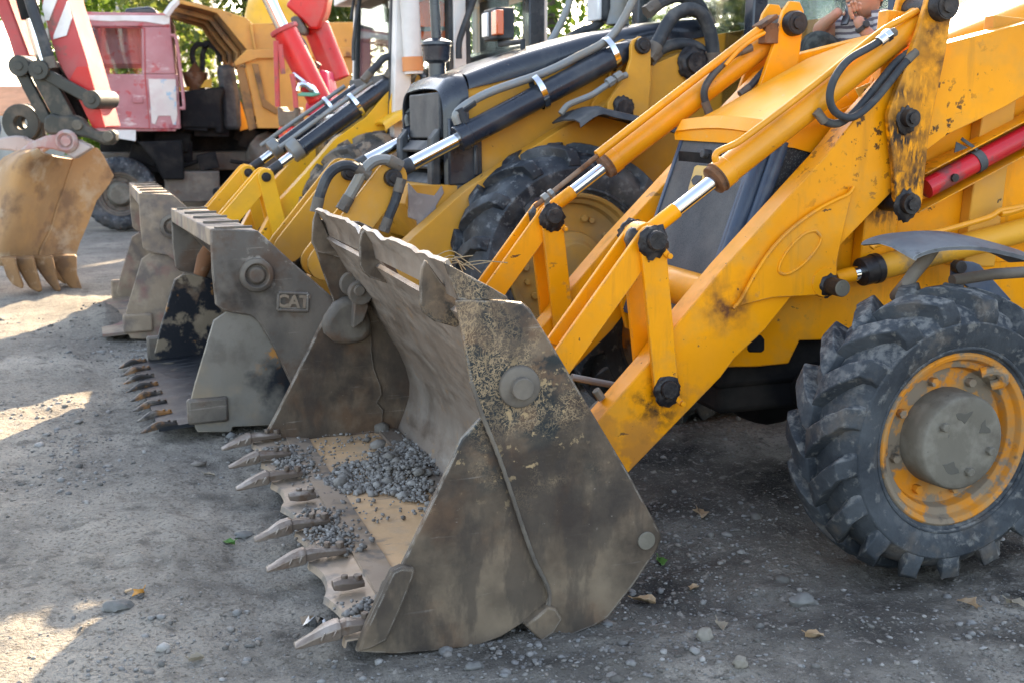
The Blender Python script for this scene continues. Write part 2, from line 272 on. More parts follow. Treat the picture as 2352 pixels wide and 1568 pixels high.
M['tipd']=mat('dark_tipper_ribs',(.27,.145,.05),.75,layers=[dict(c=(.10,.065,.04),s=5,lo=.48,hi=.62,a=.8)])  # darker brown than the body paint, for guard underside, ribs and struts
M['offwhite']=mat('offwhite_cab_paint',(.66,.63,.60),.5,layers=[dict(c=(.45,.41,.36),s=3,lo=.5,hi=.7,a=.5)])
M['orange']=mat('hi_vis_orange_cloth',(.95,.13,.02),.8)
M['amber']=mat('amber_lens',(.62,.10,.02),.2,coat=.5)
M['lens']=mat('clear_lens',(.75,.75,.75),.15,coat=.6)
M['ember']=mat('safety_red',(.45,.012,.02),.38,layers=[dict(c=(.10,.06,.055),s=7,lo=.52,hi=.62,a=.75,rg=.8)],coat=.2)
M['khaki']=mat('khaki_cloth',(.36,.28,.19),.9)
M['grille']=None
M['toothdark']=mat('dark_rusty_tooth',(.035,.030,.027),.5,.3,layers=[dict(c=(.28,.13,.04),s=9,lo=.5,hi=.6,a=.8),dict(c=(.2,.17,.14),s=12,lo=.55,hi=.65,a=.6)],bump=(40,.2))
M['exteeth']=mat('rusty_digging_teeth',(.27,.15,.065),.65,.1,layers=[dict(c=(.14,.085,.05),s=6,lo=.48,hi=.62,a=.8,d=9),dict(c=(.40,.30,.2),s=9,lo=.58,hi=.68,a=.6)],bump=(25,.2))
M['grille']=mat('perforated_grille',(.058,.062,.068),.6,.2,layers=[dict(kind='dots',c=(.015,.018,.022),s=150,lo=.0,hi=.55,warp=0,a=.8),dict(c=(.20,.19,.175),s=3,lo=.42,hi=.7,a=.5,rg=.9)])
M['hubdark']=mat('hub_pocket_shade_dirt',(.085,.078,.064),.9,bump=(40,.3))  # dark dirt tone that also stands for shade in the hub cutouts
M['blue']=mat('grey_blue_corner',(.035,.055,.095),.45,layers=[dict(c=(.16,.16,.16),s=5,lo=.5,hi=.7,a=.4)])
def glass():
    m=bpy.data.materials.new('window_glass'); m.use_nodes=True; nt=m.node_tree; N=nt.nodes; L=nt.links
    for n in list(N):
        if n.type!='OUTPUT_MATERIAL': N.remove(n)
    o=[n for n in N if n.type=='OUTPUT_MATERIAL'][0]
    t=N.new('ShaderNodeBsdfTransparent'); t.inputs[0].default_value=(.90,.94,.935,1); g=N.new('ShaderNodeBsdfGlossy'); g.inputs['Roughness'].default_value=.03
    f=N.new('ShaderNodeFresnel'); f.inputs[0].default_value=1.55; a=N.new('ShaderNodeMath'); a.operation='MULTIPLY_ADD'; a.inputs[1].default_value=.75; a.inputs[2].default_value=.0
    L.new(f.outputs[0],a.inputs[0]); x=N.new('ShaderNodeMixShader'); L.new(a.outputs[0],x.inputs[0]); L.new(t.outputs[0],x.inputs[1]); L.new(g.outputs[0],x.inputs[2]); L.new(x.outputs[0],o.inputs[0]); return m
M['glass']=glass()
# ------------------------------------------------------------------ ground
def gz(x,y):
    z=.028*noise.noise(V((x*.55,y*.55,1)))+.014*noise.noise(V((x*1.9,y*1.9,4)))
    z-=.06*math.exp(max(-50,-((x-2.75)/.45)**2-((y-3.25)/.5)**2))
    z-=.02*math.exp(max(-50,-((y-3.3)/.22)**2))*(.5+.5*math.tanh((x-2.0)*3))
    for (bx,by) in ((1.15,4.36),(.75,6.75),(.7,9.3)):
        k=max(0,1-max(abs(x-bx)/.95,abs(y-by)/1.45)); z=z*(1-min(1,k*5))-.035*min(1,k*5)
    z+=max(0,.13*math.exp(max(-50,-((x+.02)/.20)**2-((y-9.35)/.65)**2))*(1+.9*noise.noise(V((x*5,y*5,8)))))
    return z-.01
def gfine(x,y):
    k=noise.noise(V((x*1.1,y*1.1,12)))
    return gz(x,y)+.010*noise.noise(V((x*6,y*6,2)))+(.010+.008*k)*noise.noise(V((x*13,y*9,7)))+.009*max(0,noise.noise(V((x*27,y*23,9))))+.004*noise.noise(V((x*44,y*40,3)))+(.016*noise.noise(V((x*2.2,y*13,20)))*max(0,1-abs(y-3.3)/.9) if x>.8 else 0)
def axis(lo,hi,st,far):
    a=list(np.arange(lo,hi,st)); s=st; p=a[-1]
    while p<far: s*=1.22; p+=s; a.append(p)
    s=st; p=a[0]; b=[]
    while p>-far: s*=1.22; p-=s; b.append(p)
    return b[::-1]+a
xs=axis(-3.2,4.4,.021,500); ys=axis(1.4,8.0,.021,500)
co=[]
for y in ys:
    for x in xs:
        near=(-4<x<6 and .5<y<12); co.append((x,y,gfine(x,y) if near else gz(x,y)*(1 if abs(x)<40 and abs(y)<40 else 0)))
nx=len(xs); idx=np.arange(nx*len(ys)).reshape(len(ys),nx)
fc=np.stack([idx[:-1,:-1],idx[:-1,1:],idx[1:,1:],idx[1:,:-1]],-1).reshape(-1,4)
me=bpy.data.meshes.new('ground'); me.from_pydata(co,[],fc.tolist()); me.polygons.foreach_set('use_smooth',[True]*len(me.polygons))
gm=mat('compacted_gravel_earth',(.285,.258,.215),.95,layers=[
 dict(c=(.135,.124,.108),s=1.3,lo=.40,hi=.62,a=.75,d=8),dict(c=(.024,.022,.021),s=1.0,lo=.33,hi=.60,mask=((2.2,3.9,0),.9,2.0),a=.95,ms=3),  # darker soil around the near machine, deepened to stand for shade under it
 dict(c=(.075,.068,.06),s=8,lo=.54,hi=.66,a=.7,d=9),dict(c=(.33,.30,.26),s=26,lo=.56,hi=.64,a=.55,h=.6,d=8),
 dict(c=(.30,.29,.27),s=90,lo=.58,hi=.64,a=.6,h=.5),dict(c=(.09,.08,.065),s=60,lo=.54,hi=.62,a=.75)],bump=(80,1.0),rvar=.03,spec=.15)
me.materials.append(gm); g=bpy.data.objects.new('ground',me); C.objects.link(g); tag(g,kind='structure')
# ------------------------------------------------------------------ stones as one mass
def ico(n):
    b=bmesh.new(); bmesh.ops.create_icosphere(b,subdivisions=n,radius=1); v=np.array([q.co[:] for q in b.verts]); f=np.array([[w.index for w in q.verts] for q in b.faces]); b.free(); return v,f
ICO={1:ico(1),2:ico(2)}
def stone_mat(n,cols,rg=.8):
    m=bpy.data.materials.new(n); m.use_nodes=True; nt=m.node_tree; N=nt.nodes; L=nt.links; b=N['Principled BSDF']; b.inputs['Roughness'].default_value=rg
    g=N.new('ShaderNodeNewGeometry'); r=N.new('ShaderNodeValToRGB'); L.new(g.outputs['Random Per Island'],r.inputs[0]); e=r.color_ramp.elements
    e[0].color=cols[0]+(1,); e[1].color=cols[-1]+(1,)
    for i,cc in enumerate(cols[1:-1]): q=e.new((i+1)/(len(cols)-1)); q.color=cc+(1,)
    tc=N.new('ShaderNodeTexCoord'); n_=N.new('ShaderNodeTexNoise'); n_.inputs['Scale'].default_value=60; L.new(tc.outputs['Object'],n_.inputs['Vector'])
    x=N.new('ShaderNodeMix'); x.data_type='RGBA'; x.blend_type='MULTIPLY'; x.inputs[0].default_value=.5; L.new(r.outputs[0],x.inputs[6]); L.new(n_.outputs[0],x.inputs[7])
    L.new(x.outputs[2],b.inputs['Base Color']); bp=N.new('ShaderNodeBump'); bp.inputs['Strength'].default_value=.4; bp.inputs['Distance'].default_value=.01; L.new(n_.outputs[0],bp.inputs['Height']); L.new(bp.outputs[0],b.inputs['Normal']); return m
M['stones']=stone_mat('gravel_stones',[(.10,.09,.075),(.13,.12,.105),(.15,.14,.125),(.25,.235,.21),(.20,.20,.195),(.33,.31,.28),(.21,.18,.15),(.28,.27,.25),(.16,.155,.15),(.40,.38,.35)])
M['heap']=stone_mat('grit_heap',[(.17,.15,.125),(.25,.225,.195),(.31,.29,.265),(.20,.18,.155),(.40,.38,.35),(.15,.135,.115)])
def stones(name,pts,m,lvl=1,flat=(.35,.75),seed=1):
    rng=np.random.default_rng(seed); v,f=ICO[lvl]; VV=[];FF=[];k=0
    for (x,y,z,r) in pts:
        q=v*(1+rng.uniform(-.28,.28,(len(v),1)))*np.array([rng.uniform(.8,1.45),rng.uniform(.7,1.1),rng.uniform(*flat)])*r
        a=rng.uniform(0,6.28); ca,sa=math.cos(a),math.sin(a); t=rng.uniform(-.35,.35)
        q=q@np.array([[ca,sa,0],[-sa,ca,0],[0,0,1]]); q=q@np.array([[1,0,0],[0,math.cos(t),math.sin(t)],[0,-math.sin(t),math.cos(t)]])
        VV.append(q+np.array([x,y,z])); FF.append(f+k); k+=len(v)
    me=bpy.data.meshes.new(name); VV=np.concatenate(VV); FF=np.concatenate(FF); me.from_pydata(VV.tolist(),[],FF.tolist()); me.polygons.foreach_set('use_smooth',[True]*len(me.polygons)); me.materials.append(m)
    o=bpy.data.objects.new(name,me); C.objects.link(o); return o
rng=random.Random(11); pts=[]
while len(pts)<27000:
    y=1.7+rng.random()**1.6*8; x=rng.uniform(-4.2,5.2)
    dn=noise.noise(V((x*.8,y*.8,3)))+.5*noise.noise(V((x*2.3,y*2.3,5)))
    if y<4.2 and x>.9: dn+=.45
    if 1.2<x<4 and 3.0<y<3.7: dn-=.35
    if rng.random()>.26+dn*.9: continue
    r=.0034*math.exp(abs(rng.gauss(0,.64))) *(1 if y<5 else 1.35)
    pts.append((x,y,gfine(x,y)+r*.12,min(r,.03)))
tag(stones('gravel',pts,M['stones']),'loose grey pebbles and grit strewn over the yard ground','gravel',kind='stuff')
# ------------------------------------------------------------------ wheels
def tyre_mb(R_,w,rim,lug,nl,lw,swing=.24,seed=0):
    """tyre round the y axis, centred; half width w"""
    h=R_-rim; Rt=R_-lug; mb=MB()
    half=[(0,Rt),(.35*w,Rt-.004*R_),(.62*w,Rt-.018*R_),(.80*w,Rt-.045*R_),(.93*w,Rt-.10*R_),(1.0*w,rim+.52*h),(.985*w,rim+.34*h),(.90*w,rim+.15*h),(.80*w,rim+.06*h),(.76*w,rim-.01)]
    prof=[(-a,b) for a,b in half[::-1]]+half[1:]
    mb.lathe(prof+[(.5*w,rim-.03),(-.5*w,rim-.03)],n=72,closed=True)
    # raised bead rings
    for sgn in (-1,1):
        mb.lathe([(sgn*.84*w,rim+.085*h),(sgn*.90*w,rim+.10*h),(sgn*.925*w,rim+.125*h),(sgn*.90*w,rim+.16*h)],n=72,closed=True)
    L=[0]
    hp=half[:6]
    for a,b in zip(hp,hp[1:]): L.append(L[-1]+math.hypot(b[0]-a[0],b[1]-a[1]))
    def at(t):
        t=max(0,min(L[-1]*.999,t*L[3]))
        for i in range(len(L)-1):
            if L[i]<=t<=L[i+1]:
                q=(t-L[i])/(L[i+1]-L[i]); a,b=hp[i],hp[i+1]; dy,dr=b[0]-a[0],b[1]-a[1]; l=math.hypot(dy,dr)
                return a[0]+dy*q,a[1]+dr*q,-dr/l if l else 0,dy/l
    rg=random.Random(seed)
    for side in (-1,1):
        for k in range(nl):
            ph0=2*PI*(k+(.5 if side>0 else 0))/nl+rg.uniform(-.01,.01); rows=[]
            for i in range(9):
                t=-.0+1.0*i/8*1.42+.0; t=-.06+t*.98
                y,r,ny,nr=at(abs(t)) ; 
                if t<0: y=-y
                ph=ph0+swing*(t if t<1.05 else 1.05)
                hh=lug*(1.0 if 0<i<7 else .72)*(1 if t<1.1 else .75); 
                if i==8: hh=.1*lug
                bw,tw=lw*(1.15+.25*max(0,1-t))*.5,lw*(.80+.30*max(0,1-t))*.5
                ring=[]
                for (off,ht) in ((-bw,-.004),(-tw,hh),(tw,hh),(bw,-.004)):
                    yy=y+ny*ht; rr=r+nr*ht; a=ph+off/r+rg.uniform(-.004,.004)
                    ring.append((-rr*math.cos(a),side*yy,rr*math.sin(a)))
                rows.append([mb.bm.verts.new(V(p)) for p in ring])
            for A,B in zip(rows,rows[1:]):
                for j in range(4): mb.face([A[j],A[(j+1)%4],B[(j+1)%4],B[j]])
            mb.face(rows[0][::-1]); mb.face(rows[-1])
    return mb
def wheel(parent,ctr,R_,w,rim,lug,nl,lw,mt,mr_,hubfn,side=-1,swing=.24,seed=0,squash=1):
    """ctr = wheel centre at mid width; side -1 faces the camera side"""
    mb=MB(); s=side
    prof=[(s*w*.80,rim+.012),(s*w*.84,rim+.004),(s*w*.80,rim-.012),(s*w*.66,rim-.022),(s*w*.60,rim-.045),(s*w*.40,rim-.055),(s*w*.36,rim*.62),(s*w*.34,.02),(s*w*.25,.02),(s*w*.25,rim-.07),(-s*w*.8,rim-.06),(-s*w*.8,rim+.01)]
    mb.lathe(prof,n=56,closed=True)
    for k in range(8):
        a=2*PI*k/8+.3; q=V((rim*.70*math.cos(a),s*w*.36,rim*.70*math.sin(a))); mb.cyl(q,q+V((0,s*.028,0)),.017,n=6)
    o=mb.build('wheel',mr_,parent,bevel=.002); o.location=ctr
    t=tyre_mb(R_,w,rim,lug,nl,lw,swing,seed).build('tyre',mt,o,bevel=.004,ang=40)
    hubfn(o,s,w,rim); return o
def hubA(o,s,w,rim):
    mb=MB(); y0=s*w*.3
    mb.lathe([(y0,.175),(s*w*.75,.172),(s*w*.98,.168),(s*w*1.04,.162),(s*w*1.07,.145),(s*w*1.05,.10),(s*w*1.05,.0001)],n=40)
    for k in range(3):
        a=(2.45,-.35,4.95)[k]; q=V((.118*math.cos(a),s*w*1.045,.105*math.sin(a))); mb.cyl(q,q+V((0,s*.022,0)),.016,n=6)
    hb=mb.build('hub_cap',M['hub'],o,bevel=.003)
    for a0,wd in ((1.62,.34),(.50,.26),(-2.05,.42)):
        p=[]
        for k in range(13): t=k/12; a=a0-wd+2*wd*t; p.append(((.112+.006*math.sin(t*7+a0))*math.cos(a),(.112+.006*math.sin(t*7+a0))*math.sin(a)))
        for k in range(1,12): t=1-k/12; a=a0-wd+2*wd*t; r_=.110-.036*math.sin(PI*t)**.6+.005*math.sin(t*11); p.append((r_*math.cos(a),r_*math.sin(a)))
        pk=MB().prism(p,s*w*1.03,s*w*1.058); pk.build('hub_recess_shade',M['hubdark'],hb,bevel=.002)
    mb=MB(); mb.tube(crv([(-.01+.12,s*w*.62,.225),(.16,s*w*.75,.235),(.185,s*w*.80,.215),(.19,s*w*.74,.19),(.165,s*w*.6,.175)],4),.020,10); mb.build('valve_guard',M['rimA'],o)
def hubB(o,s,w,rim):
    mb=MB(); mb.lathe([(s*w*.3,.20),(s*w*.55,.19),(s*w*.62,.15),(s*w*.78,.13),(s*w*.80,.06),(s*w*.80,.001)],n=36)
    for k in range(10):
        a=2*PI*k/10; q=V((.275*math.cos(a),s*w*.36,.275*math.sin(a))); mb.cyl(q,q+V((0,s*.03,0)),.022,n=6)
    mb.build('hub_cap',M['rimB'],o,bevel=.004)
# ------------------------------------------------------------------ machine A
A=Frame(2.0,4.36,0)
TA=thing('backhoe_loader','nearest yellow backhoe loader with the wide scraped front bucket and orange wheel rim','backhoe loader',A,group='backhoe loaders parked in a row')
def tooth_mb(x,y,z,l=.30,tip=True,s=1.0,yaw=0,piece=None):
    mb=MB(); st=[(.125,.022,.012,.046),(.09,.027,.018,.047),(.04,.029,.022,.050),(.0,.033,.032,.050),(-.035,.037,.036,.044),(-.075,.034,.030,.030),(-.115,.027,.019,.012),(-.150,.020,.008,-.002),(-.165,.012,.004,-.006)]
    if not tip: st=[(.125,.022,.012,.046),(.09,.028,.019,.048),(.05,.030,.022,.050),(.02,.024,.014,.048)]
    if piece=='body': st=[(.125,.022,.010,.044),(.09,.027,.015,.045),(.04,.028,.018,.046),(.0,.029,.024,.045),(-.035,.026,.022,.040),(-.065,.020,.016,.034)]
    if piece=='tip': st=[(-.018,.034,.028,.043),(-.03,.037,.032,.041),(-.065,.034,.028,.033),(-.105,.028,.018,.020),(-.135,.025,.013,.010),(-.156,.021,.007,.004)]
    rows=[]
    for (dx,hw,hh,cz) in st:
        ring=[]
        for ux,uz in ((1,-.9),(1,.45),(.45,1),(-.45,1),(-1,.45),(-1,-.9),(-.3,-1),(.3,-1)):
            px=ux*hw*s*.92; pz=uz*hh*s*.85
            n_=.003*noise.noise(V((dx*20,px*30+y*9,pz*30)))
            yy=px+n_; xx=dx*s; ring.append((x+xx*math.cos(yaw)-yy*math.sin(yaw),y+yy*math.cos(yaw)+xx*math.sin(yaw),z+cz*s+pz+n_))
        rows.append([mb.bm.verts.new(V(p)) for p in ring])
    for P,Q in zip(rows,rows[1:]):
        for k in range(8): mb.face([P[k],P[(k+1)%8],Q[(k+1)%8],Q[k]])
    mb.face(rows[0][::-1]); mb.face(rows[-1])
    if piece!='tip': mb.cyl((x+.105*s,y,z+.05*s),(x+.105*s,y,z+.074*s),.016*s,n=8)
    if piece!='tip': mb.cyl((x+.06*s,y,z+.06*s),(x+.06*s,y,z+.079*s),.012*s,n=8)
    if piece=='tip':
        for k in (-.075,-.04): mb.box((x+k*s,y-.034*s,z+.042*s+.1*k),(.006*s,.008*s,.026*s),Matrix.Rotation(.5,3,'Y'))
    return mb
YP=-1.125
near_prof=A.xz(YP,c(8,(682,335),(700,328),(855,335),(900,340),(925,360),(1000,480),(1100,650),(1250,900),(1355,1095),(1360,1115),(1345,1150),(1270,1265),(1180,1380),(1130,1410),(1040,1445),(960,1452),(900,1395),(830,1440),(750,1470),(600,1488),(480,1497),(350,1490),(440,1265),(500,1210),(690,810),(700,790),(765,718),(730,600)))
bk=MB().prism(near_prof,YP,YP+.022).build('bucket',M['bside'],TA,bevel=.004)
wear=A.xz(YP-.014,c(8,(682,337),(700,330),(855,337),(898,342),(922,362),(1000,483),(1100,653),(1250,903),(1353,1098),(1356,1115),(1342,1150),(1268,1263),(1180,1377),(1128,1407),(1040,1442),(962,1449),(940,1425),(990,1310),(940,1190),(900,1080),(830,870),(768,712),(730,600)))
MB().prism(wear,YP-.014,YP).build('wear_plate',M['bside'],bk,bevel=.003)
sm=[V((x,YP-.015,z)) for x,z in A.xz(YP-.014,c(8,(942,1425),(990,1310),(940,1190),(900,1080),(830,870),(768,712),(730,600)))]; sm=crv(sm,14)
MB().tube([p+V((0,0,.0018*math.sin(i*2.1))) for i,p in enumerate(sm)],.0065,8).build('weld_bead',M['dirty'],bk)
dbl=A.xz(YP-.022,c(8,(468,1222),(500,1208),(545,1213),(540,1240),(505,1330),(452,1450),(400,1478),(352,1490),(385,1400)))
MB().prism(dbl,YP-.030,YP+.010).build('corner_guard',M['bside'],bk,bevel=.008)
MB().prism(A.xz(YP-.02,c(8,(905,1398),(980,1336),(1005,1340),(1027,1375),(1000,1420),(958,1450))),YP-.035,YP+.02).build('wear_shoe',M['bside'],bk,bevel=.006)
bb=A.at(*c(8,(890,615))[0],YP-.02)
mb=MB(); mb.lathe([(YP-.012,.066),(YP-.028,.064),(YP-.034,.050),(YP-.034,.001)],o=(bb.x,0,bb.z),n=32); mb.cyl((bb.x,YP-.03,bb.z),(bb.x,YP-.058,bb.z),.034,n=24)
mb.build('pivot_boss',M['dirty'],bk,bevel=.003)
q=A.at(*c(8,(1308,1122))[0],YP-.014); MB().cyl((q.x,YP-.01,q.z),(q.x,YP-.020,q.z),.030,n=28).build('bolt_disc',M['hub'],bk,bevel=.002)
# inner shell
YF=1.11
far=A.xz(YF,c(17,(250,360),(330,470),(410,590),(500,730),(575,830))+c(8,(420,370),(462,430),(500,490),(522,545),(537,600),(537,650),(520,705),(490,770)))
lipx=-1.40
zf=.028
shell=[(a,b) for a,b in far]; ex,ez=shell[-1]
shell+= [(ex-.02,zf+(ez-zf)*.35),(ex-.06,zf+(ez-zf)*.08),(ex-.11,zf)] 
rows=[]
for j in range(15):
    y=-1.105+2.21*j/14; rows.append([(x+.006*noise.noise(V((x*5,y*3,z*5))),y,z+.006*noise.noise(V((x*5+9,y*3,z*5)))) for x,z in [p for p in shell]])
MB().grid(rows,.018).build('back_sheet',M['bin'],bk,ang=60)
x1=shell[-1][0]; xl=A.g(857,1383).x-.02
MB().grid([[(xl,y,zf+.004*math.sin(y*4)),((xl+x1)/2,y,zf+.006*math.sin(y*5+1)),(x1+.02,y,zf)] for y in np.linspace(-1.105,1.105,15)],.016).build('floor_plate',M['bfloor'],bk,ang=60)
rows=[]; ty=[-1.085+2.17*k/7 for k in range(8)]
for j in range(99):
    y=-1.115+2.23*j/98; t=((y-ty[0])/(ty[1]-ty[0]))%1; e=.032*(1-(2*t-1)**2)*(1 if ty[0]<y<ty[-1] else .2)+.006*noise.noise(V((y*9,0,0)))
    rows.append([(lipx+e,y,.006),(lipx+e+.006,y,.030),(lipx+.2,y,.036),(xl+.03,y,.040),(xl+.032,y,.02)])
MB().grid(rows,.006).build('cutting_edge',M['lip'],bk,ang=45)
for k,y in enumerate(ty):
    tip=k not in (1,4); s_=1.0+.02*math.sin(k*5); w_=.03*math.sin(k*3)
    to=tooth_mb(lipx+.015,y,.018,tip=tip,s=s_,yaw=w_,piece='body' if tip else None).build('tooth' if tip else 'tooth_adapter',M['tooth'],bk,bevel=.002,ang=25)
    if tip: tooth_mb(lipx+.015,y,.018,s=s_,yaw=w_,piece='tip').build('tooth_tip',M['tip_steel'],to,bevel=.003,ang=25)
# spill guard along the top
ra=[(-1.105,A.at(*c(17,(1412,935))[0],-1.105),A.at(*c(17,(1290,605))[0],-1.105)),(-.5,A.at(*c(17,(1060,745))[0],-.95),A.at(*c(17,(1060,535))[0],-.95)),(.05,A.at(*c(17,(720,560))[0],.05),A.at(*c(17,(600,288))[0],.05)),(1.11,A.at(*c(17,(250,360))[0],1.11),A.at(*c(17,(135,128))[0],1.11))]
w0,t0=ra[0][1:]; w3,t3=ra[3][1:]; rows=[]
for j in range(41):
    s=j/40; y=-1.105+2.215*s; w_=w0.lerp(w3,s); t_=t0.lerp(t3,s); dn=.008*noise.noise(V((y*3.1,2,0)))+.010*noise.noise(V((y*11,5,0)))-(.03 if .14<abs(y-.30)<.22 else 0)*0
    notch=.035*math.exp(-((y-.13)/.03)**2)+.015*math.exp(-((y+.28)/.06)**2)
    m_=w_.lerp(t_,.5); b=.012
    rows.append([(w_.x,y,w_.z),(m_.x+b,y,m_.z),(t_.x,y,t_.z+dn-notch)])
MB().grid(rows,.016).build('spill_guard',M['bin'],bk,ang=60)
for y,pp in ((-.97,[(1120,580),(1085,660),(1072,800),(1070,985),(1100,1058),(1200,1130),(1392,1182),(1440,1150),(1400,940),(1250,760)]),(.05,[(590,290),(548,350),(530,450),(532,640),(560,690),(625,742),(885,826),(905,800),(800,690),(700,560),(620,330)]),(1.09,[(140,148),(112,240),(103,430),(150,512),(400,575),(420,560),(250,360),(170,180)])):
    MB().prism(A.xz(y,c(17,*pp)),y-.011,y+.011).build('gusset',M['bside'],bk,bevel=.004)
pe=[A.at(*p,-1.12) for p in c(17,(1290,605),(1420,940),(1868,942),(1855,912),(1700,820),(1500,715))]
MB().ext(pe,(0,.014,0)).build('corner_plate',M['bside'],bk,bevel=.003)
# far side plate with liner, hinge cover and pin
fp=A.xz(1.105,c(8,(28,812),(108,662),(238,402),(275,345))+c(17,(310,975),(230,760),(150,525),(112,430),(120,220)))+[(-.85,1.06),(-.79,1.03),(-.36,.25),(-.40,.19),(-.60,.04),(-1.0,.01)]
MB().prism(fp,1.105,1.127).build('far_side_plate',M['bside'],bk,bevel=.004)
ln=A.xz(1.09,c(8,(40,803),(110,665),(238,408),(275,352),(395,380),(402,420),(403,500),(410,555),(432,610),(436,640),(420,668),(440,690),(438,750),(440,800)))
MB().prism(ln,1.090,1.105).build('liner_plate',M['bside'],bk,bevel=.004)
hc=A.xz(1.0,c(17,(490,920),(400,938),(320,985),(235,1110),(215,1180),(235,1260),(320,1330),(450,1345),(590,1318),(645,1240),(640,1130),(600,1000),(560,940)))
MB().prism(hc,1.0,1.10).build('hinge_cover',M['dirty'],bk,bevel=.03,seg=4)
p_=A.at(*c(17,(470,800))[0],1.0); mb=MB(); mb.cyl((p_.x,.99,p_.z),(p_.x,1.03,p_.z),.058,n=24); mb.cyl((p_.x+.02,.90,p_.z-.03),(p_.x+.02,.95,p_.z-.03),.056,n=24); mb.cyl((p_.x+.01,.88,p_.z-.015),(p_.x+.01,1.1,p_.z-.015),.026,n=16)
mb.prism(A.xz(.95,c(17,(490,830),(570,900),(610,1000),(560,1130),(470,1190),(480,1000))),.93,1.0); mb.build('hinge_eye',M['dirty'],bk,bevel=.005)
# gravel lying in the bucket
hp=[]; rr=random.Random(3)
hq=[A.g(*p) for p in ((722,1122),(850,1062),(935,1030),(1020,1045),(985,1120),(960,1178),(880,1150),(790,1148))]
def inside(x,y):
    r_=False
    for p,q in zip(hq,hq[1:]+hq[:1]):
        if (p.y>y)!=(q.y>y) and x<(q.x-p.x)*(y-p.y)/(q.y-p.y)+p.x: r_=not r_
    return r_
hx=[p.x for p in hq]; hy=[p.y for p in hq]; hc_=(sum(hx)/8+.06,sum(hy)/8)
def hz(x,y): return max(0,.022*math.exp(-((x-hc_[0])/.2)**2-((y-hc_[1])/.42)**2)*(1+.5*noise.noise(V((x*7,y*7,1)))))
while len(hp)<3000:
    x=rr.uniform(min(hx)-.1,max(hx)+.15); y=rr.uniform(min(hy)-.15,max(hy)+.3)
    jx,jy=x+.07*noise.noise(V((x*9,y*9,0))),y+.07*noise.noise(V((x*9,y*9,4)))
    if not inside(jx,jy) and rr.random()>.07: continue
    k=hz(x,y); r=.0040*math.exp(abs(rr.gauss(0,.62))); hp.append((2+x,4.36+y,zf+.010+k*rr.random()**.35,min(r,.03)))
for _ in range(1500):
    y=rr.uniform(-1.05,1.05); x=xl-.02+rr.gauss(0,.05)
    if noise.noise(V((y*2.2,1,1)))<-.02: continue
    r=.005*math.exp(abs(rr.gauss(0,.5))); hp.append((2+x,4.36+y,.045+rr.random()*.008,min(r,.018)))
for (px,py,r) in ((785,1132,.032),(868,1045,.04),(1005,1072,.04),(895,1108,.02),(965,1120,.025),(880,1005,.045)): q=A.g(px,py); hp.append((2+q.x,4.36+q.y,zf+.02+hz(q.x,q.y)*.8,r))
tag(stones('gravel_heap',hp,M['heap'],1,(.6,.95),5),'heap of grey gravel and dirt lying inside the nearest front bucket','gravel heap',kind='stuff')
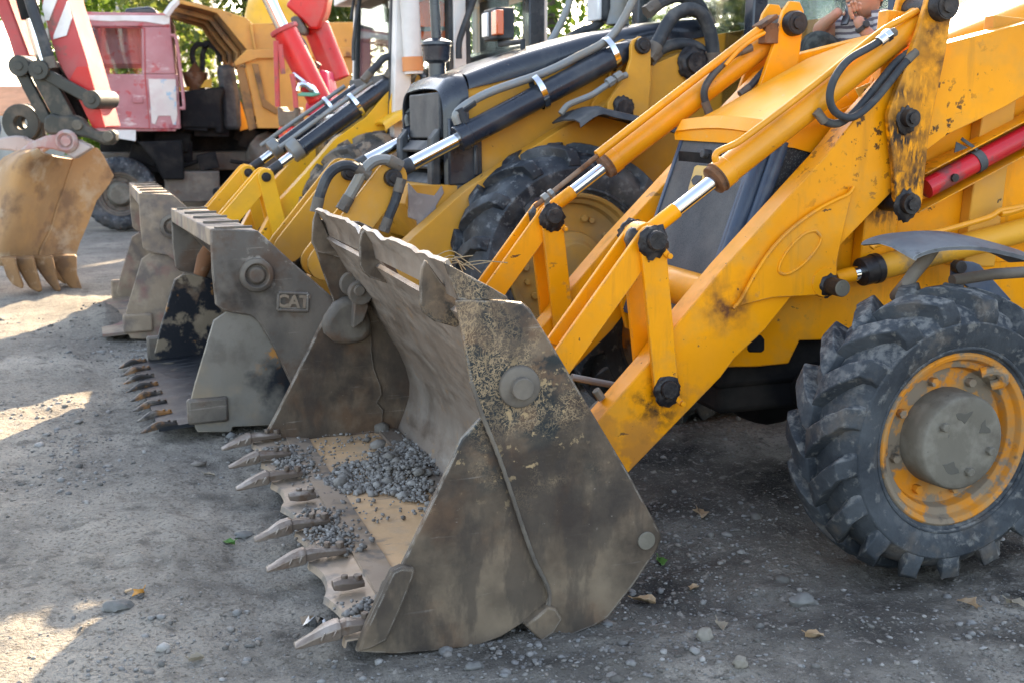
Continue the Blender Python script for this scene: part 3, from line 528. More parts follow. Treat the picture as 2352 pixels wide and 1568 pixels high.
# loader arm sides : link plates, levers, rams
def side(dy):
    far_=dy>.5
    yo=dy
    def P(y,n,*p): return A.xz(y,c(n,*p))
    arm=P(-.555,0,(1335,1015),(1373,968),(1491,832),(1543,759),(1665,613),(1908,346),(1958,281),(2081,150),(2175,100),(2352,54),(2560,5),(2560,120),(2352,221),(2303,250),(2177,310),(2124,350),(2049,441),(1930,564),(1812,689),(1757,758),(1689,821),(1656,865),(1443,1085),(1390,1115),(1340,1085))
    o=MB().prism(arm,-.555+yo,-.445+yo).build('loader_arm',M['ya_arm'],TA,bevel=.004)
    gp=P(-.572,0,(1683,709),(1703,687),(1730,637),(1768,579),(1812,532),(1870,488),(1917,462),(1949,447),(1961,428),(1956,453),(1930,564),(1923,600),(1922,640),(1908,674),(1870,679),(1776,684),(1709,700))
    MB().prism(gp,-.572+yo,-.555+yo).build('gusset_plate',M['ya_arm'],o,bevel=.003)
    mb=MB(); bead=[V((x,-.574+yo,z)) for x,z in P(-.572,0,(1683,709),(1703,686),(1730,636),(1768,578),(1812,531),(1870,487),(1917,461),(1949,446),(1961,428))]
    mb.tube(crv(bead,3),.0075,8)
    ov=[A.at(*p,-.572) for p in c(6,(735,660),(752,700),(720,770),(640,870),(540,950),(460,975),(420,940),(450,850),(530,740),(620,660),(700,635))]
    cl=crv(ov+[ov[0]],4); mb.tube([V((p.x,-.573+yo,p.z)) for p in cl],.006,8,cap=False); mb.build('weld_bead',M['ya_arm'],o)
    # links
    j=A.at(1497,550,-.58); k=A.at(1531,891,-.59); b_=A.at(1255,884,-.57)
    J,K,B_=(j.x,j.z),(k.x,k.z),(b_.x,b_.z)
    for ys in ((-.592,-.572),(-.435,-.415)): 
        MB().bar(J,K,.098,ys[0]+yo,ys[1]+yo).build('link_plate',M['ya'],TA,bevel=.003)
    for ys in ((-.570,-.550),(-.458,-.438)):
        MB().bar(J,B_,.098,ys[0]+yo,ys[1]+yo).build('lever_plate',M['ya'],TA,bevel=.003)
    # bucket pins and grease
    for (q,r,ex) in ((J,.058,.03),(K,.055,.02)):
        mb=MB(); mb.cyl((q[0],-.60-ex+yo,q[1]),(q[0],-.40+yo,q[1]),r*.62,n=20); mb.lathe([(-.605-ex,.001),(-.605-ex,r*.55),(-.60-ex,r*.6)],o=(q[0],yo,q[1]),n=24)
        mb.blob((q[0],-.595+yo,q[1]-.01),r*.98,3,.30,3.6,(1,.32,1.08),seed=q[0]*3+dy); mb.blob((q[0],-.42+yo,q[1]),r*1.0,3,.3,3.2,(1,.5,1.05),seed=2+dy)
        if q is J: mb.blob((q[0]-.01,-.51+yo,q[1]-.01),r*1.05,3,.3,3,(1,.9,1),seed=5+dy)
        pn=mb.build('pin',M['grease'],TA,ang=60); mb=MB(); mb.box((q[0]+.045,-.597+yo,q[1]-.045),(.050,.010,.022),Matrix.Rotation(.8,3,'Y')); mb.cyl((q[0]+.06,-.615+yo,q[1]-.06),(q[0]+.06,-.595+yo,q[1]-.06),.011,n=6); mb.build('keeper_plate',M['ya_worn'],pn,bevel=.002)
    # ram
    top=A.at(2150,14,-.5); gl=A.at(1650,408,-.5); jj=V((J[0],-.5,J[1])); ax=(top-jj).normalized(); Lg=(gl-jj).dot(ax); Lt=(top-jj).length; of=V((0,yo,0)); jo=jj+of
    mb=MB(); mb.tube([jo+ax*(Lg+.005),jo+ax*(Lt-.10),jo+ax*(Lt-.03)],[.054,.054,.04],24); mb.cyl(jo+ax*(Lg+.0),jo+ax*(Lg+.05),.058,n=24)
    ra_=mb.build('tilt_ram',M['ya_ram'],TA,bevel=.003)
    mb=MB(); mb.cyl(jo+ax*(Lg-.025),jo+ax*(Lg+.01),.056,n=24); mb.cyl(jo+ax*(Lg-.005),jo+ax*(Lg+.004),.060,n=24); mb.build('gland',M['rust'],ra_,bevel=.003)
    MB().cyl(jo+ax*.16,jo+ax*(Lg),.027,n=24).build('rod',M['chrome'],ra_)
    mb=MB(); mb.cyl(jo+ax*.03,jo+ax*.165,.030,n=20); mb.cyl((jo.x,-.545+yo,jo.z),(jo.x,-.455+yo,jo.z),.055,n=24); mb.build('rod_eye',M['ya_worn'],ra_,bevel=.002)
    # upper bracket (bell crank) carrying the ram's top
    bp=P(-.60,0,(2136,-20),(2110,70),(2076,165),(2046,245),(2040,265),(2043,300),(2055,400),(2056,455),(2068,482),(2090,494),(2112,484),(2119,460),(2124,400),(2132,320),(2140,270),(2155,200),(2174,110),(2186,30),(2190,-20),(2180,-45),(2155,-48))
    for ys in ((-.602,-.575),(-.43,-.405)): MB().prism(bp,ys[0]+yo,ys[1]+yo).build('bracket_plate',M['ya_worn'],TA,bevel=.004)
    if far_: 
        lug=[A.at(*p,.5) for p in c(3,(1880,670),(1960,420),(2060,230),(2140,120),(2205,200),(2195,380),(2140,560))]
    for (px,py,r,ex) in ((2167,14,.055,.035),(2088,272,.042,.03),(2087,468,.048,.03)):
        q=A.at(px,py,-.62); mb=MB(); mb.cyl((q.x,-.615-ex+yo,q.z),(q.x,-.39+yo,q.z),r*.8,n=22); mb.cyl((q.x,-.625-ex+yo,q.z),(q.x,-.6+yo,q.z),r*.5,n=8)
        if px>2100: mb.lathe([(-.612-ex,.001),(-.612-ex,r*.9),(-.6-ex,r),(-.58,r*1.05)],o=(q.x,yo,q.z),n=28)
        else: mb.blob((q.x,-.605+yo,q.z-.01),r*1.08,3,.33,3.6,(1,.28,1.15),seed=px*.1)
        mb.build('pin',M['grease'],TA,ang=50)
    return o
side(0); side(1.0)
def TP(fr,y,n,*p): return [fr.at(a,b,y) for a,b in c(n,*p)]
# pipes and hoses of the near ram
mb=MB(); mb.tube(crv(TP(A,-.545,3,(1420,1385),(1412,1345),(1428,1310),(1475,1280),(1600,1225),(1760,1110),(2000,930),(2352,655))+TP(A,-.545,4,(1100,290),(1300,170),(1440,95)),5),.0125,12)
mb.build('ram_pipe',M['ya_ram'],TA)
mb=MB(); mb.tube(crv(TP(A,-.60,4,(1215,290),(1050,395),(860,505),(745,640),(692,770),(690,880),(735,965),(830,1012),(930,985),(1090,840),(1290,590),(1400,470)),5),.0145,12); mb.build('loop_hose',M['hose'],TA)
mb=MB(); mb.tube(crv(TP(A,-.56,4,(592,985),(650,1045),(755,1062),(870,990),(1000,850),(1250,545),(1400,440)),5),.0155,12); mb.tube(crv(TP(A,-.53,4,(1000,880),(1150,690),(1380,455)),5),.015,12); mb.build('loop_hose',M['hose'],TA)
a_,b_=TP(A,-.60,4,(1105,362),(1200,292)); mb=MB(); mb.cyl(a_,b_,.021,n=12); mb.cyl(a_.lerp(b_,.55),b_,.025,n=6); mb.build('hose_fitting',M['chrome'],TA,bevel=.002)
mb=MB(); mb.tube(crv(TP(A,-.425,4,(830,1040),(700,1160))+TP(A,-.425,6,(735,0),(500,285),(250,560),(95,730),(0,865))+TP(A,-.425,5,(1900,1110),(1870,1170)),4),.015,12); q=TP(A,-.425,6,(95,735))[0]; mb.cyl(q+V((-.006,0,-.008)),q+V((.006,0,.008)),.021); mb.build('steel_line',M['pipe'],TA)
# far ram's level indicator sleeve and fittings
mb=MB(); a_,b_=TP(A,.42,3,(400,1325),(1800,245)); mb.cyl(a_,b_,.019,n=16); mb.tube(crv(TP(A,.40,3,(1500,560),(1640,410),(1800,300),(1950,235)),4),.010,10); s_=mb.build('level_sleeve',M['ya_ram'],TA)
a2,b2=TP(A,.42,5,(470,640),(960,245)); mb=MB(); mb.cyl(a2,b2,.0115,n=12); mb.build('level_rod',M['rust'],s_)
q=a2.lerp(b2,.16); d=(b2-a2).normalized(); mb=MB(); mb.cyl(q-d*.012,q+d*.016,.023,n=6); mb.cyl(q+d*.026,q+d*.045,.021,n=6); mb.box(q+V((.01,0,-.04)),(.02,.02,.08)); mb.build('lock_nut',M['pipe'],s_,bevel=.002)
q=TP(A,.42,3,(1840,190))[0]; mb=MB(); mb.box(q,(.10,.08,.02),Matrix.Rotation(-.55,3,'Y')); mb.box(q+V((.02,0,-.05)),(.07,.06,.09)); mb.build('sleeve_clamp',M['rust'],s_,bevel=.004)
mb=MB(); mb.tube(crv(TP(A,.42,3,(1690,420),(1560,480),(1420,610),(1340,720),(1318,800),(1330,880),(1350,940)),5),.0165,12); mb.build('loop_hose',M['hose'],TA)
mb=MB(); mb.tube(crv(TP(A,.45,3,(1890,560),(1800,640),(1720,730),(1650,790)),4),.016,10); mb.tube(crv(TP(A,.47,3,(1890,600),(1820,660),(1740,760)),4),.016,10); mb.build('loop_hose',M['hose'],TA)
a_,b_=TP(A,-.55,3,(1650,470),(1740,375)); 
# cross tube between the arms
mb=MB(); xx=-.38; mb.box((xx+.05,0,.42),(.30,.93,.05),Matrix.Rotation(.5,3,'Y')); mb.cyl((.25,-.45,.86),(.25,.45,.86),.075,n=24); mb.build('cross_tube',M['ya_worn'],TA,bevel=.006)
mb=MB(); mb.tube(TP(A,-.2,10,(180,640),(380,680),(590,720)),.014,10); mb.build('steel_line',M['pipe'],TA)
mb=MB(); a_,b_=TP(A,-.47,10,(360,960),(585,765)); mb.ext([a_+V((-.03,0,-.02)),b_+V((-.03,0,-.02)),b_+V((.02,0,.03)),a_+V((.02,0,.03))],(0,.05,0)); q=a_.lerp(b_,.5); mb.cyl(q+V((-.02,.0,.02)),q+V((-.045,0,.055)),.018,n=6); mb.build('hose_guard',M['hub'],TA,bevel=.003)
# chassis, side frame, axle
cp=A.xz(-.40,[(1600,680),(1700,560),(1930,470),(2352,300),(2700,200),(2700,760),(2352,800),(2250,790),(1892,781),(1837,782),(1812,835),(1740,842),(1672,843),(1630,835)])
mb=MB().prism(cp,-.40,-.37); chs=mb.build('chassis_frame',M['ya_arm'],TA,bevel=.006)
mb=MB().prism(cp,.37,.40); mb.build('chassis_frame',M['ya_arm'],TA,bevel=.006)
h=A.xz(-.404,c(10,(1690,300),(1770,290),(1800,330),(1800,420),(1770,440),(1665,440),(1650,410),(1655,370)))
MB().prism(h,-.4045,-.38).build('slot_shade_plate',M['chass'],chs,bevel=.008)  # solid dark plate standing for the shade inside an open slot
mb=MB(); mb.box((1.6,0,.55),(2.6,.62,.36)); mb.cyl((.74,-.85,.46),(.74,.85,.46),.11,n=20); mb.blob((.74,.05,.45),.24,3,.05); mb.box((.55,0,.68),(.55,.66,.4)); mb.build('front_axle',M['chass'],TA,bevel=.03)
for px in (2030,2270): 
    q=A.at(px,360,-.46); mb=MB(); mb.box((q.x+.02,-.44,q.z+.05),(.16,.06,1.0),Matrix.Rotation(.06,3,'Y')); mb.build('frame_post',M['ya_worn'] if px<2100 else M['gold'],TA,bevel=.006)
# tray with the red parallel ram
a_,b_=TP(A,-.52,6,(1540,320),(2060,45)); d=(b_-a_).normalized(); e=a_+d*1.5; nrm=V((-d.z,0,d.x)); a0=a_-d*.06
mb=MB()
for s_ in (-1,1): mb.ext([a0+nrm*s_*.062+V((0,-.03,0)),e+nrm*s_*.062+V((0,-.03,0)),e+nrm*s_*.068+V((0,-.03,0)),a0+nrm*s_*.068+V((0,-.03,0))],(0,.10,0))
mb.ext([a0-nrm*.066+V((0,.066,0)),e-nrm*.066+V((0,.066,0)),e+nrm*.066+V((0,.066,0)),a0+nrm*.066+V((0,.066,0))],(0,.006,0)); mb.build('ram_tray',M['ya_worn'],TA,bevel=.002)
rd=MB().cyl(a_+d*.02,e,.041,n=28).build('red_ram',M['ember'],TA); tag(rd,'red hydraulic ram lying in the yellow tray')
mb=MB(); q=a_.lerp(b_,.38)+V((0,-.040,0)); mb.cyl(q,q+V((0,-.012,0)),.016,n=16); mb.build('port_plug',M['grease'],rd)
q=a_+d*((b_-a_).length*.83); mb=MB()
ring=[]
for k in range(13):
    t=-2.2+4.4*k/12; ring.append((math.cos(t),math.sin(t)))
rows=[[q+d*w_+nrm*(cs*.046)*-1*0+V((0,-.046*cs_,0))+nrm*(.046*sn_) for w_ in (-.018,.018)] for cs_,sn_ in ring for cs in (0,)]
mb.grid(rows,.004); mb.box(q+nrm*.075+V((-.03,-.02,0)),(.09,.004,.012),Matrix.Rotation(.5,3,'Y')); mb.ext([q+nrm*.06+V((-.05,-.03,0)),q+nrm*.075+V((-.10,-.03,.01)),q+nrm*.062+V((-.11,-.03,-.02))],(0,.004,0)); mb.build('cable_tie',M['blackm'],rd)
# lower lift ram
a_,b_=TP(A,-.50,6,(860,1010),(2344,630)); g1=TP(A,-.50,6,(1120,945))[0]; d=(b_-a_).normalized(); far_e=b_+d*.6
mb=MB(); mb.cyl(g1+d*.02,far_e,.050,n=28); mb.cyl(far_e+V((.03,-.06,0)),far_e+V((.03,.12,0)),.062,n=24); lr=mb.build('lift_ram',mat('lift_ram_paint',(.62,.30,.02),.45,layers=[dict(c=(.13,.115,.09),s=7,lo=.46,hi=.56,mask=((.75,-.5,.93),.1,.55),rg=.8),dict(c=(.05,.04,.03),s=20,lo=.66,hi=.7)],bump=(40,.08)),TA,bevel=.003)
mb=MB(); mb.cyl(g1-d*.035,g1+d*.03,.056,n=24); mb.cyl(g1+d*.02,g1+d*.05,.060,n=24); mb.build('gland',M['grease'],lr,bevel=.004)
MB().cyl(a_,g1,.030,n=20).build('rod',M['ya_worn'],lr); MB().cyl(g1-d*.07,g1-d*.02,.0305,n=20).build('rod_end',M['chrome'],lr)
mb=MB(); mb.tube(crv(TP(A,-.57,6,(1150,770),(1180,745),(1300,715),(1500,672),(1700,635),(1900,580),(2080,525),(2150,480),(2250,460),(2352,440)),4),.012,10); mb.tube(crv(TP(A,-.57,6,(2160,500),(2230,490),(2352,450)),3),.014,8); mb.build('ram_pipe',M['ya_ram'],lr)
mb=MB(); q=A.at(1903,655,-.57); mb.blob((q.x,-.57,q.z),.045,3,.3,3,(1,.5,1),seed=4); mb.cyl((q.x,-.66,q.z),(q.x,-.40,q.z),.033,n=24); pn=mb.build('pin',M['grease'],TA,ang=60)
MB().cyl((q.x,-.665,q.z),(q.x,-.655,q.z),.032,n=24).build('pin_cap',M['hub'],pn,bevel=.003)
mb=MB(); mb.lathe([(-.575,.001),(-.575,.055),(-.56,.06)],o=(q.x-.02,0,q.z+.012),n=24); mb.build('pin_boss',M['ya_arm'],pn)
# front grille, nose, side mesh
p1=A.at(1564,331,.36); p2=A.at(1504,510,.36); dz=(p2.x-p1.x)/(p2.z-p1.z)
def gx(z): return p1.x+(z-p1.z)*dz
gy0,gy1=-.27,.36
mb=MB(); 
mb.ext([(gx(1.45),gy0,1.45),(gx(1.45),gy1,1.45),(gx(.70),gy1,.70),(gx(.70),gy0,.70)],(.03,0,0)); gr=mb.build('grille',M['grille'],TA,bevel=.004)
mb=MB()
for y in (gy0,gy1): mb.ext([(gx(1.45)-.008,y-.012,1.45),(gx(1.45)-.008,y+.012,1.45),(gx(.70)-.008,y+.012,.70),(gx(.70)-.008,y-.012,.70)],(.03,0,0))
mb.ext([(gx(.70)-.010,gy0,.69),(gx(.70)-.010,gy1,.69),(gx(.73)-.010,gy1,.73),(gx(.73)-.010,gy0,.73)],(.03,0,0)); mb.build('grille_frame',M['blue'],gr,bevel=.003)
mb=MB(); mb.tube([(gx(1.46)+.02,-.315,1.46),(gx(.70)+.02,-.315,.70)],.042,16); mb.tube([(gx(1.46)+.045,-.375,1.46),(gx(.70)+.045,-.375,.70)],.030,14); mb.build('corner_column',M['blue'],TA)
mb=MB(); mb.ext([(gx(1.46)+.05,-.385,1.46),(gx(.70)+.05,-.385,.70),(1.0,-.385,.70),(1.0,-.385,1.46)],(0,.02,0)); mb.build('side_mesh',mat('dark_mesh',(.02,.02,.023),.7,layers=[dict(kind='dots',c=(.12,.12,.115),s=120,lo=.1,hi=.45,warp=0,a=.7)]),TA)
# badge
bq=[]
for px,py in c(5,(1735,318),(1830,325),(1832,345),(1770,515),(1755,525),(1668,520),(1668,505),(1718,330)):
    o=A.I@CAM; dd=A.I.to_3x3()@ray(px,py); t=(gx(1.2)-.012-o.x+ (0))/dd.x
    for _ in range(4): z=(o+dd*t).z; t=(gx(z)-.014-o.x)/dd.x
    bq.append(o+dd*t)
bd=MB().ext(bq,(.010,0,0)).build('badge',mat('faded_badge',(.55,.36,.11),.6,layers=[dict(c=(.3,.25,.2),s=12,lo=.5,hi=.65,a=.6)]),gr,bevel=.004)
bq2=[]
for px,py in c(5,(1730,395),(1775,400),(1772,425),(1745,455),(1735,470),(1708,472),(1695,435),(1712,410)):
    o=A.I@CAM; dd=A.I.to_3x3()@ray(px,py); t=.1
    for _ in range(6): z=(o+dd*t).z; t=(gx(z)-.018-o.x)/dd.x
    bq2.append(o+dd*t)
MB().ext(bq2,(.006,0,0)).build('torn_hole',M['blackm'],bd)
o=A.I@CAM; px,py=c(5,(1820,232))[0]; dd=A.I.to_3x3()@ray(px,py); t=.1
for _ in range(6): z=(o+dd*t).z; t=(gx(z)-.01-o.x)/dd.x
q=o+dd*t; MB().cyl(q+V((.02,0,0)),q+V((-.025,0,.005)),.019,n=18).build('latch',M['blackm'],gr,bevel=.004)
# hood
h0=A.at(1599,279,.36); h1=A.at(1840,142,.36); h2=A.at(2022,71,.36); lipb=A.at(1560,322,.37)
def htop(x):
    if x<h1.x: return h0.z+(h1.z-h0.z)*(x-h0.x)/(h1.x-h0.x)
    return h1.z+(h2.z-h1.z)*(x-h1.x)/(h2.x-h1.x)
M['hood']=mat('glossy_yellow_hood',(.72,.27,.002),.42,layers=[dict(c=(.55,.33,.10),s=3,lo=.5,hi=.72,a=.5,rg=.5),dict(c=(.04,.03,.02),s=9,lo=.66,hi=.68,d=7,st=(.6,1,1.5),mask=((.45,0,1.5),.1,.5),rg=.7),dict(c=(.5,.4,.25),s=20,lo=.62,hi=.7,a=.35,rg=.6)],rvar=.06,spec=.12)
def sec(x,top,bot,hw,front=0):
    p=[]; r=front or .10
    for k in range(7): a=PI/2*k/6; p.append((x,-hw+r-r*math.cos(a),top-r*.7+r*.7*math.sin(a)+0))
    for k in range(1,6): s_=k/6; p.append((x,-hw+r+(2*hw-2*r)*s_,top+.018*math.sin(PI*s_)))
    for k in range(7): a=PI/2*(1-k/6); p.append((x,hw-r+r*math.cos(a),top-r*.7+r*.7*math.sin(a)))
    return [(x,-hw,bot)]+p+[(x,hw,bot)]
rows=[]
zb=lipb.z
for x,tz,b_,hw in ((lipb.x-.005,lipb.z+.035,lipb.z,.385),(lipb.x+.02,lipb.z+.075,lipb.z,.39),(h0.x-.03,h0.z-.02,zb-.004,.39),(h0.x+.02,h0.z,zb-.01,.39)): rows.append(sec(x,tz,b_,hw,.028))
for x in np.linspace(h0.x+.1,3.0,12): rows.append(sec(x,htop(min(x,h2.x+1.2)),zb-.25 if x>1.0 else zb-.03,.39))
hm=MB().grid(rows,.012); hm.ext(rows[0],(.008,0,0)); hm.box((h0.x+.15,0,zb+.012),(.36,.74,.02)); hm.box((lipb.x+.012,0,zb+.018),(.02,.76,.034)); hm.build('hood',M['hood'],TA,ang=50)
mb=MB(); sp=A.xz(-.40,[(1792,340),(1827,402),(1800,440),(1908,346),(1990,240),(2120,100),(2352,-30),(2500,-100),(2500,100),(2250,200),(1900,500),(1780,520)])
hw=.395; mb=MB(); mb.prism([(gx(1.3)+.30,htop(.7)-.05),(gx(1.3)+.42,1.28),(gx(1.3)+.52,1.05),(1.3,.95),(3.0,.95),(3.0,htop(2.9)-.05)],-.41,-.395); mb.build('side_panel',M['ya'],TA,bevel=.004)
mb=MB(); mb.prism([(gx(1.3)+.30,htop(.7)-.05),(gx(1.3)+.42,1.28),(gx(1.3)+.52,1.05),(1.3,.95),(3.0,.95),(3.0,htop(2.9)-.05)],.395,.41); mb.build('side_panel',M['ya'],TA,bevel=.004)
MB().box((1.9,0,1.15),(1.9,.74,.9)).build('engine_block',M['chass'],TA)
MB().box((gx(1.1)+.34,0,1.05),(.5,.66,.7)).build('radiator',M['chass'],TA)
# warning label
st=[A.at(*p,-.42) for p in c(4,(905,765),(1030,712),(1050,735),(1030,800),(950,845))]
so=MB().ext(st,(0,.006,0)).build('warning_label',mat('label_yellow',(.62,.50,.12),.5),TA,bevel=.001)
t3=[A.at(*p,-.424) for p in c(4,(975,820),(990,765),(1010,800))]; mb=MB(); mb.tube(t3,.003,6); mb.build('warning_mark',M['chass'],so)
# wheels
wc=A.at(2209,1016,-1.21); WR=.528
for s_ in (-1,1): wheel(TA,(wc.x,s_*(1.21-.165)*1.0,wc.z),WR,.165,.298,.050,17,.078,M['tyre'],M['rimA'],hubA,side=s_,swing=.27,seed=3)
for s_ in (-1,1): wheel(TA,(wc.x+2.2,s_*(1.02),.72),.74,.24,.40,.05,18,.07,M['tyre'],M['rimA'],hubB,side=s_,seed=5)
# fender over the near wheel
fe=[A.at(*p,-1.0) for p in c(6,(1303,765),(1320,735),(1400,700),(1500,676),(1620,664),(1830,670),(2100,725),(2344,800),(2500,880))]
fi=[p+V((.0,.30,.0)) for p in fe]
fo=[A.at(*p,-1.17) for p in c(6,(1308,790),(1335,800),(1420,790),(1520,770),(1660,735),(1750,800),(1900,795),(2150,800),(2344,838))]
cv=lambda p: crv(p,4)
rows=list(zip(*[cv([p+V((0,.17,-.01)) for p in fe]),cv([p+V((0,.07,.006)) for p in fe]),cv(fe),cv([f+(V((f.x,-1.12,f.z-.028))-f) for f in fe])]))
MB().grid(rows,.014).build('fender',mat('dusty_blue_grey_plastic',(.075,.085,.098),.55,layers=[dict(c=(.17,.18,.185),s=5,lo=.42,hi=.62,a=.7,d=9,rg=.85),dict(c=(.03,.03,.03),s=8,lo=.6,hi=.66,a=.6,d=9)],bump=(40,.1),edge=((.22,.23,.24),.006)),TA,ang=60)
MB().tube(TP(A,-.95,6,(1650,745),(1580,850),(1480,970),(1430,1045))+TP(A,-.85,6,(1340,1150)),.024,12).build('fender_stay',M['dirty'],TA); MB().tube(TP(A,-.80,6,(2400,955),(2100,975),(1780,1025)),.022,12).build('fender_stay',M['dirty'],TA)
mb=MB(); mb.prism(A.xz(-.60,c(6,(1785,1000),(1790,890),(1830,870),(1950,880),(2000,900),(2250,1180),(2100,1200))),-.60,-.58); mb.build('fender_bracket',M['blue'],TA,bevel=.004); q=A.at(*c(6,(1845,920))[0],-.62); MB().cyl((q.x,-.63,q.z),(q.x,-.59,q.z),.027,n=16).build('bolt',M['grease'],TA,bevel=.004)
# operator cab (mostly outside the frame)
mb=MB()
for x in (3.0,4.6):
    for y in (-.70,.70): mb.box((x,y,1.95),(.09,.09,1.9))
mb.box((3.8,0,2.86),(1.8,1.6,.10)); mb.box((3.8,0,1.05),(1.7,1.4,.25)); cb=mb.build('cab_frame',M['blue'],TA,bevel=.01)
mb=MB(); 
for y in (-.70,.70): mb.box((3.8,y,2.0),(1.52,.006,1.5))
mb.build('window',M['glass'],cb)
mb=MB(); q=A.at(*c(16,(2170,90))[0],.75); mb.box((q.x,.75,q.z+.08),(.10,.05,.26)); mb.box((q.x+.3,.74,q.z+.15),(.6,.03,.03)); mb.cyl((q.x,.72,q.z-.01),(q.x,.70,q.z-.01),.015,n=12); mb.cyl((q.x-.02,.72,q.z+.03),(q.x-.02,.70,q.z+.03),.012,n=12); mb.build('mirror_bracket',M['blue'],TA,bevel=.004)
# ------------------------------------------------------------------ machines B and C
B=Frame(2.2,6.835,R(2.5),R(-1.4))
TB=thing('backhoe_loader','dark gold backhoe loader with long black bonnet, black rams and a huge front tyre','backhoe loader',B,group='backhoe loaders parked in a row')
def hood_mb(xs,hw,r,bot):   # xs: list of (x,top z,half width); rounded shoulders
    rows=[]
    for x,tz,h_,bz in xs:
        p=[(x,-h_,bz)]
        for k in range(9): a=PI/2*k/8; p.append((x,-h_+r-r*math.cos(a),tz-r+r*math.sin(a)))
        for k in range(1,5): p.append((x,-h_+r+(2*h_-2*r)*k/5,tz+.012*math.sin(PI*k/5)))
        for k in range(9): a=PI/2*(1-k/8); p.append((x,h_-r+r*math.cos(a),tz-r+r*math.sin(a)))
        p.append((x,h_,bz)); rows.append(p)
    return MB().grid(rows,.012)
HB=.42
ft=[B.at(a,b,-HB+.06) for a,b in ((1066,176),(1140,146),(1214,122),(1358,82),(1501,56),(1590,46),(1615,50))]
fb=[B.at(a,b,-HB) for a,b in ((1076,205),(1349,138),(1620,84))]
def lz(x,l):
    for p,q in zip(l,l[1:]):
        if x<=q.x or q is l[-1]: return p.z+(q.z-p.z)*(x-p.x)/(q.x-p.x)
hx0=fb[0].x; hx1=fb[-1].x+.05
hood_mb([(hx0+(hx1-hx0)*k/14,max(lz(hx0+(hx1-hx0)*k/14,ft),lz(hx0+(hx1-hx0)*k/14,fb)+.075),HB,lz(hx0+(hx1-hx0)*k/14,fb)) for k in range(15)],HB,.075,0).build('bonnet',M['black'],TB,ang=60)
cw=B.at(1050,178,-HB); ctop=max(lz(hx0,ft),fb[0].z+.075)+.012
hood_mb([(hx0-.14,ctop-.09,HB-.03,.95),(hx0-.10,ctop-.035,HB-.005,.95),(hx0-.04,ctop-.012,HB+.004,.95),(hx0-.005,ctop-.01,HB+.004,.95)],HB,.13,0).build('nose_surround',M['black'],TB,ang=60)
zl=B.at(1060,425,-HB).z
gxb=hx0-.145
mb=MB(); mb.box((gxb+.01,-.05,ctop-.23),(.03,.58,.26)); gB=mb.build('grille',M['grille'],TB,bevel=.01)
for k in range(6):
    z=ctop-.37-.095*k
    mb=MB(); mb.ext([(gxb-.01,-.30,z),(gxb-.065,-.30,z-.055),(gxb-.055,-.30,z-.07),(gxb+.04,-.30,z-.02)],(0,.52,0)); mb.build('louvre',M['blackm'],gB,bevel=.004)
mb=MB(); mb.box((gxb+.08,-.05,ctop-.75),(.12,.60,.75)); mb.build('radiator_core',M['chass'],gB)
for y,y1 in ((-.40,-.30),(.22,.32)): 
    mb=MB(); mb.prism([(gxb-.02,ctop-.30),(gxb-.07,ctop-.36),(gxb-.075,zl-.05),(gxb-.02,zl-.05)],y,y1); mb.build('grille_guard',M['blackm'],gB,bevel=.012)
mb=MB(); mb.box((hx0-.03,-HB-.008,(ctop-.25+zl)/2),(.20,.03,ctop-.25-zl)); mb.box((hx0+.03,-HB-.03,(ctop-.55+zl)/2+.1),(.03,.02,ctop-.45-zl)); mb.build('corner_panel',M['black'],TB,bevel=.012)
mb=MB(); mb.prism(B.xz(-.44,c(2,(920,1260),(980,1330),(1100,1350),(1150,1280),(1165,1330),(1110,1420),(1115,1540),(1010,1530),(985,1560),(975,1520),(920,1500))),-.44,-.42); mb.build('bumper_plate',mat('worn_mauve_plate',(.27,.24,.235),.6,.2,layers=[dict(c=(.5,.28,.05),s=5,lo=.6,hi=.63,a=.9),dict(c=(.4,.37,.34),s=8,lo=.5,hi=.62,a=.6)]),TB,bevel=.004)
bp=B.xz(-.40,[(1074,205),(1349,138),(1620,84),(1900,40),(1900,400),(1400,560),(1100,620),(1000,560),(1000,430),(1075,425)])
for y in (-.41,.39): MB().prism(bp,y,y+.02).build('side_panel',M['gold'],TB,bevel=.004)
MB().box((1.2,0,.95),(2.6,.7,.9)).build('engine_block',M['chass'],TB)
mb=MB(); mb.box((1.2,0,.62),(3.2,.6,.36)); mb.cyl((.45,-.6,.68),(.45,.6,.68),.13); mb.build('front_axle',M['chass'],TB,bevel=.02)
mb=MB(); mb.prism(B.xz(-.43,[(940,425),(1075,425),(1060,520),(985,560),(960,520),(930,470)]),-.43,.43); mb.build('front_frame',M['gold'],TB,bevel=.006)
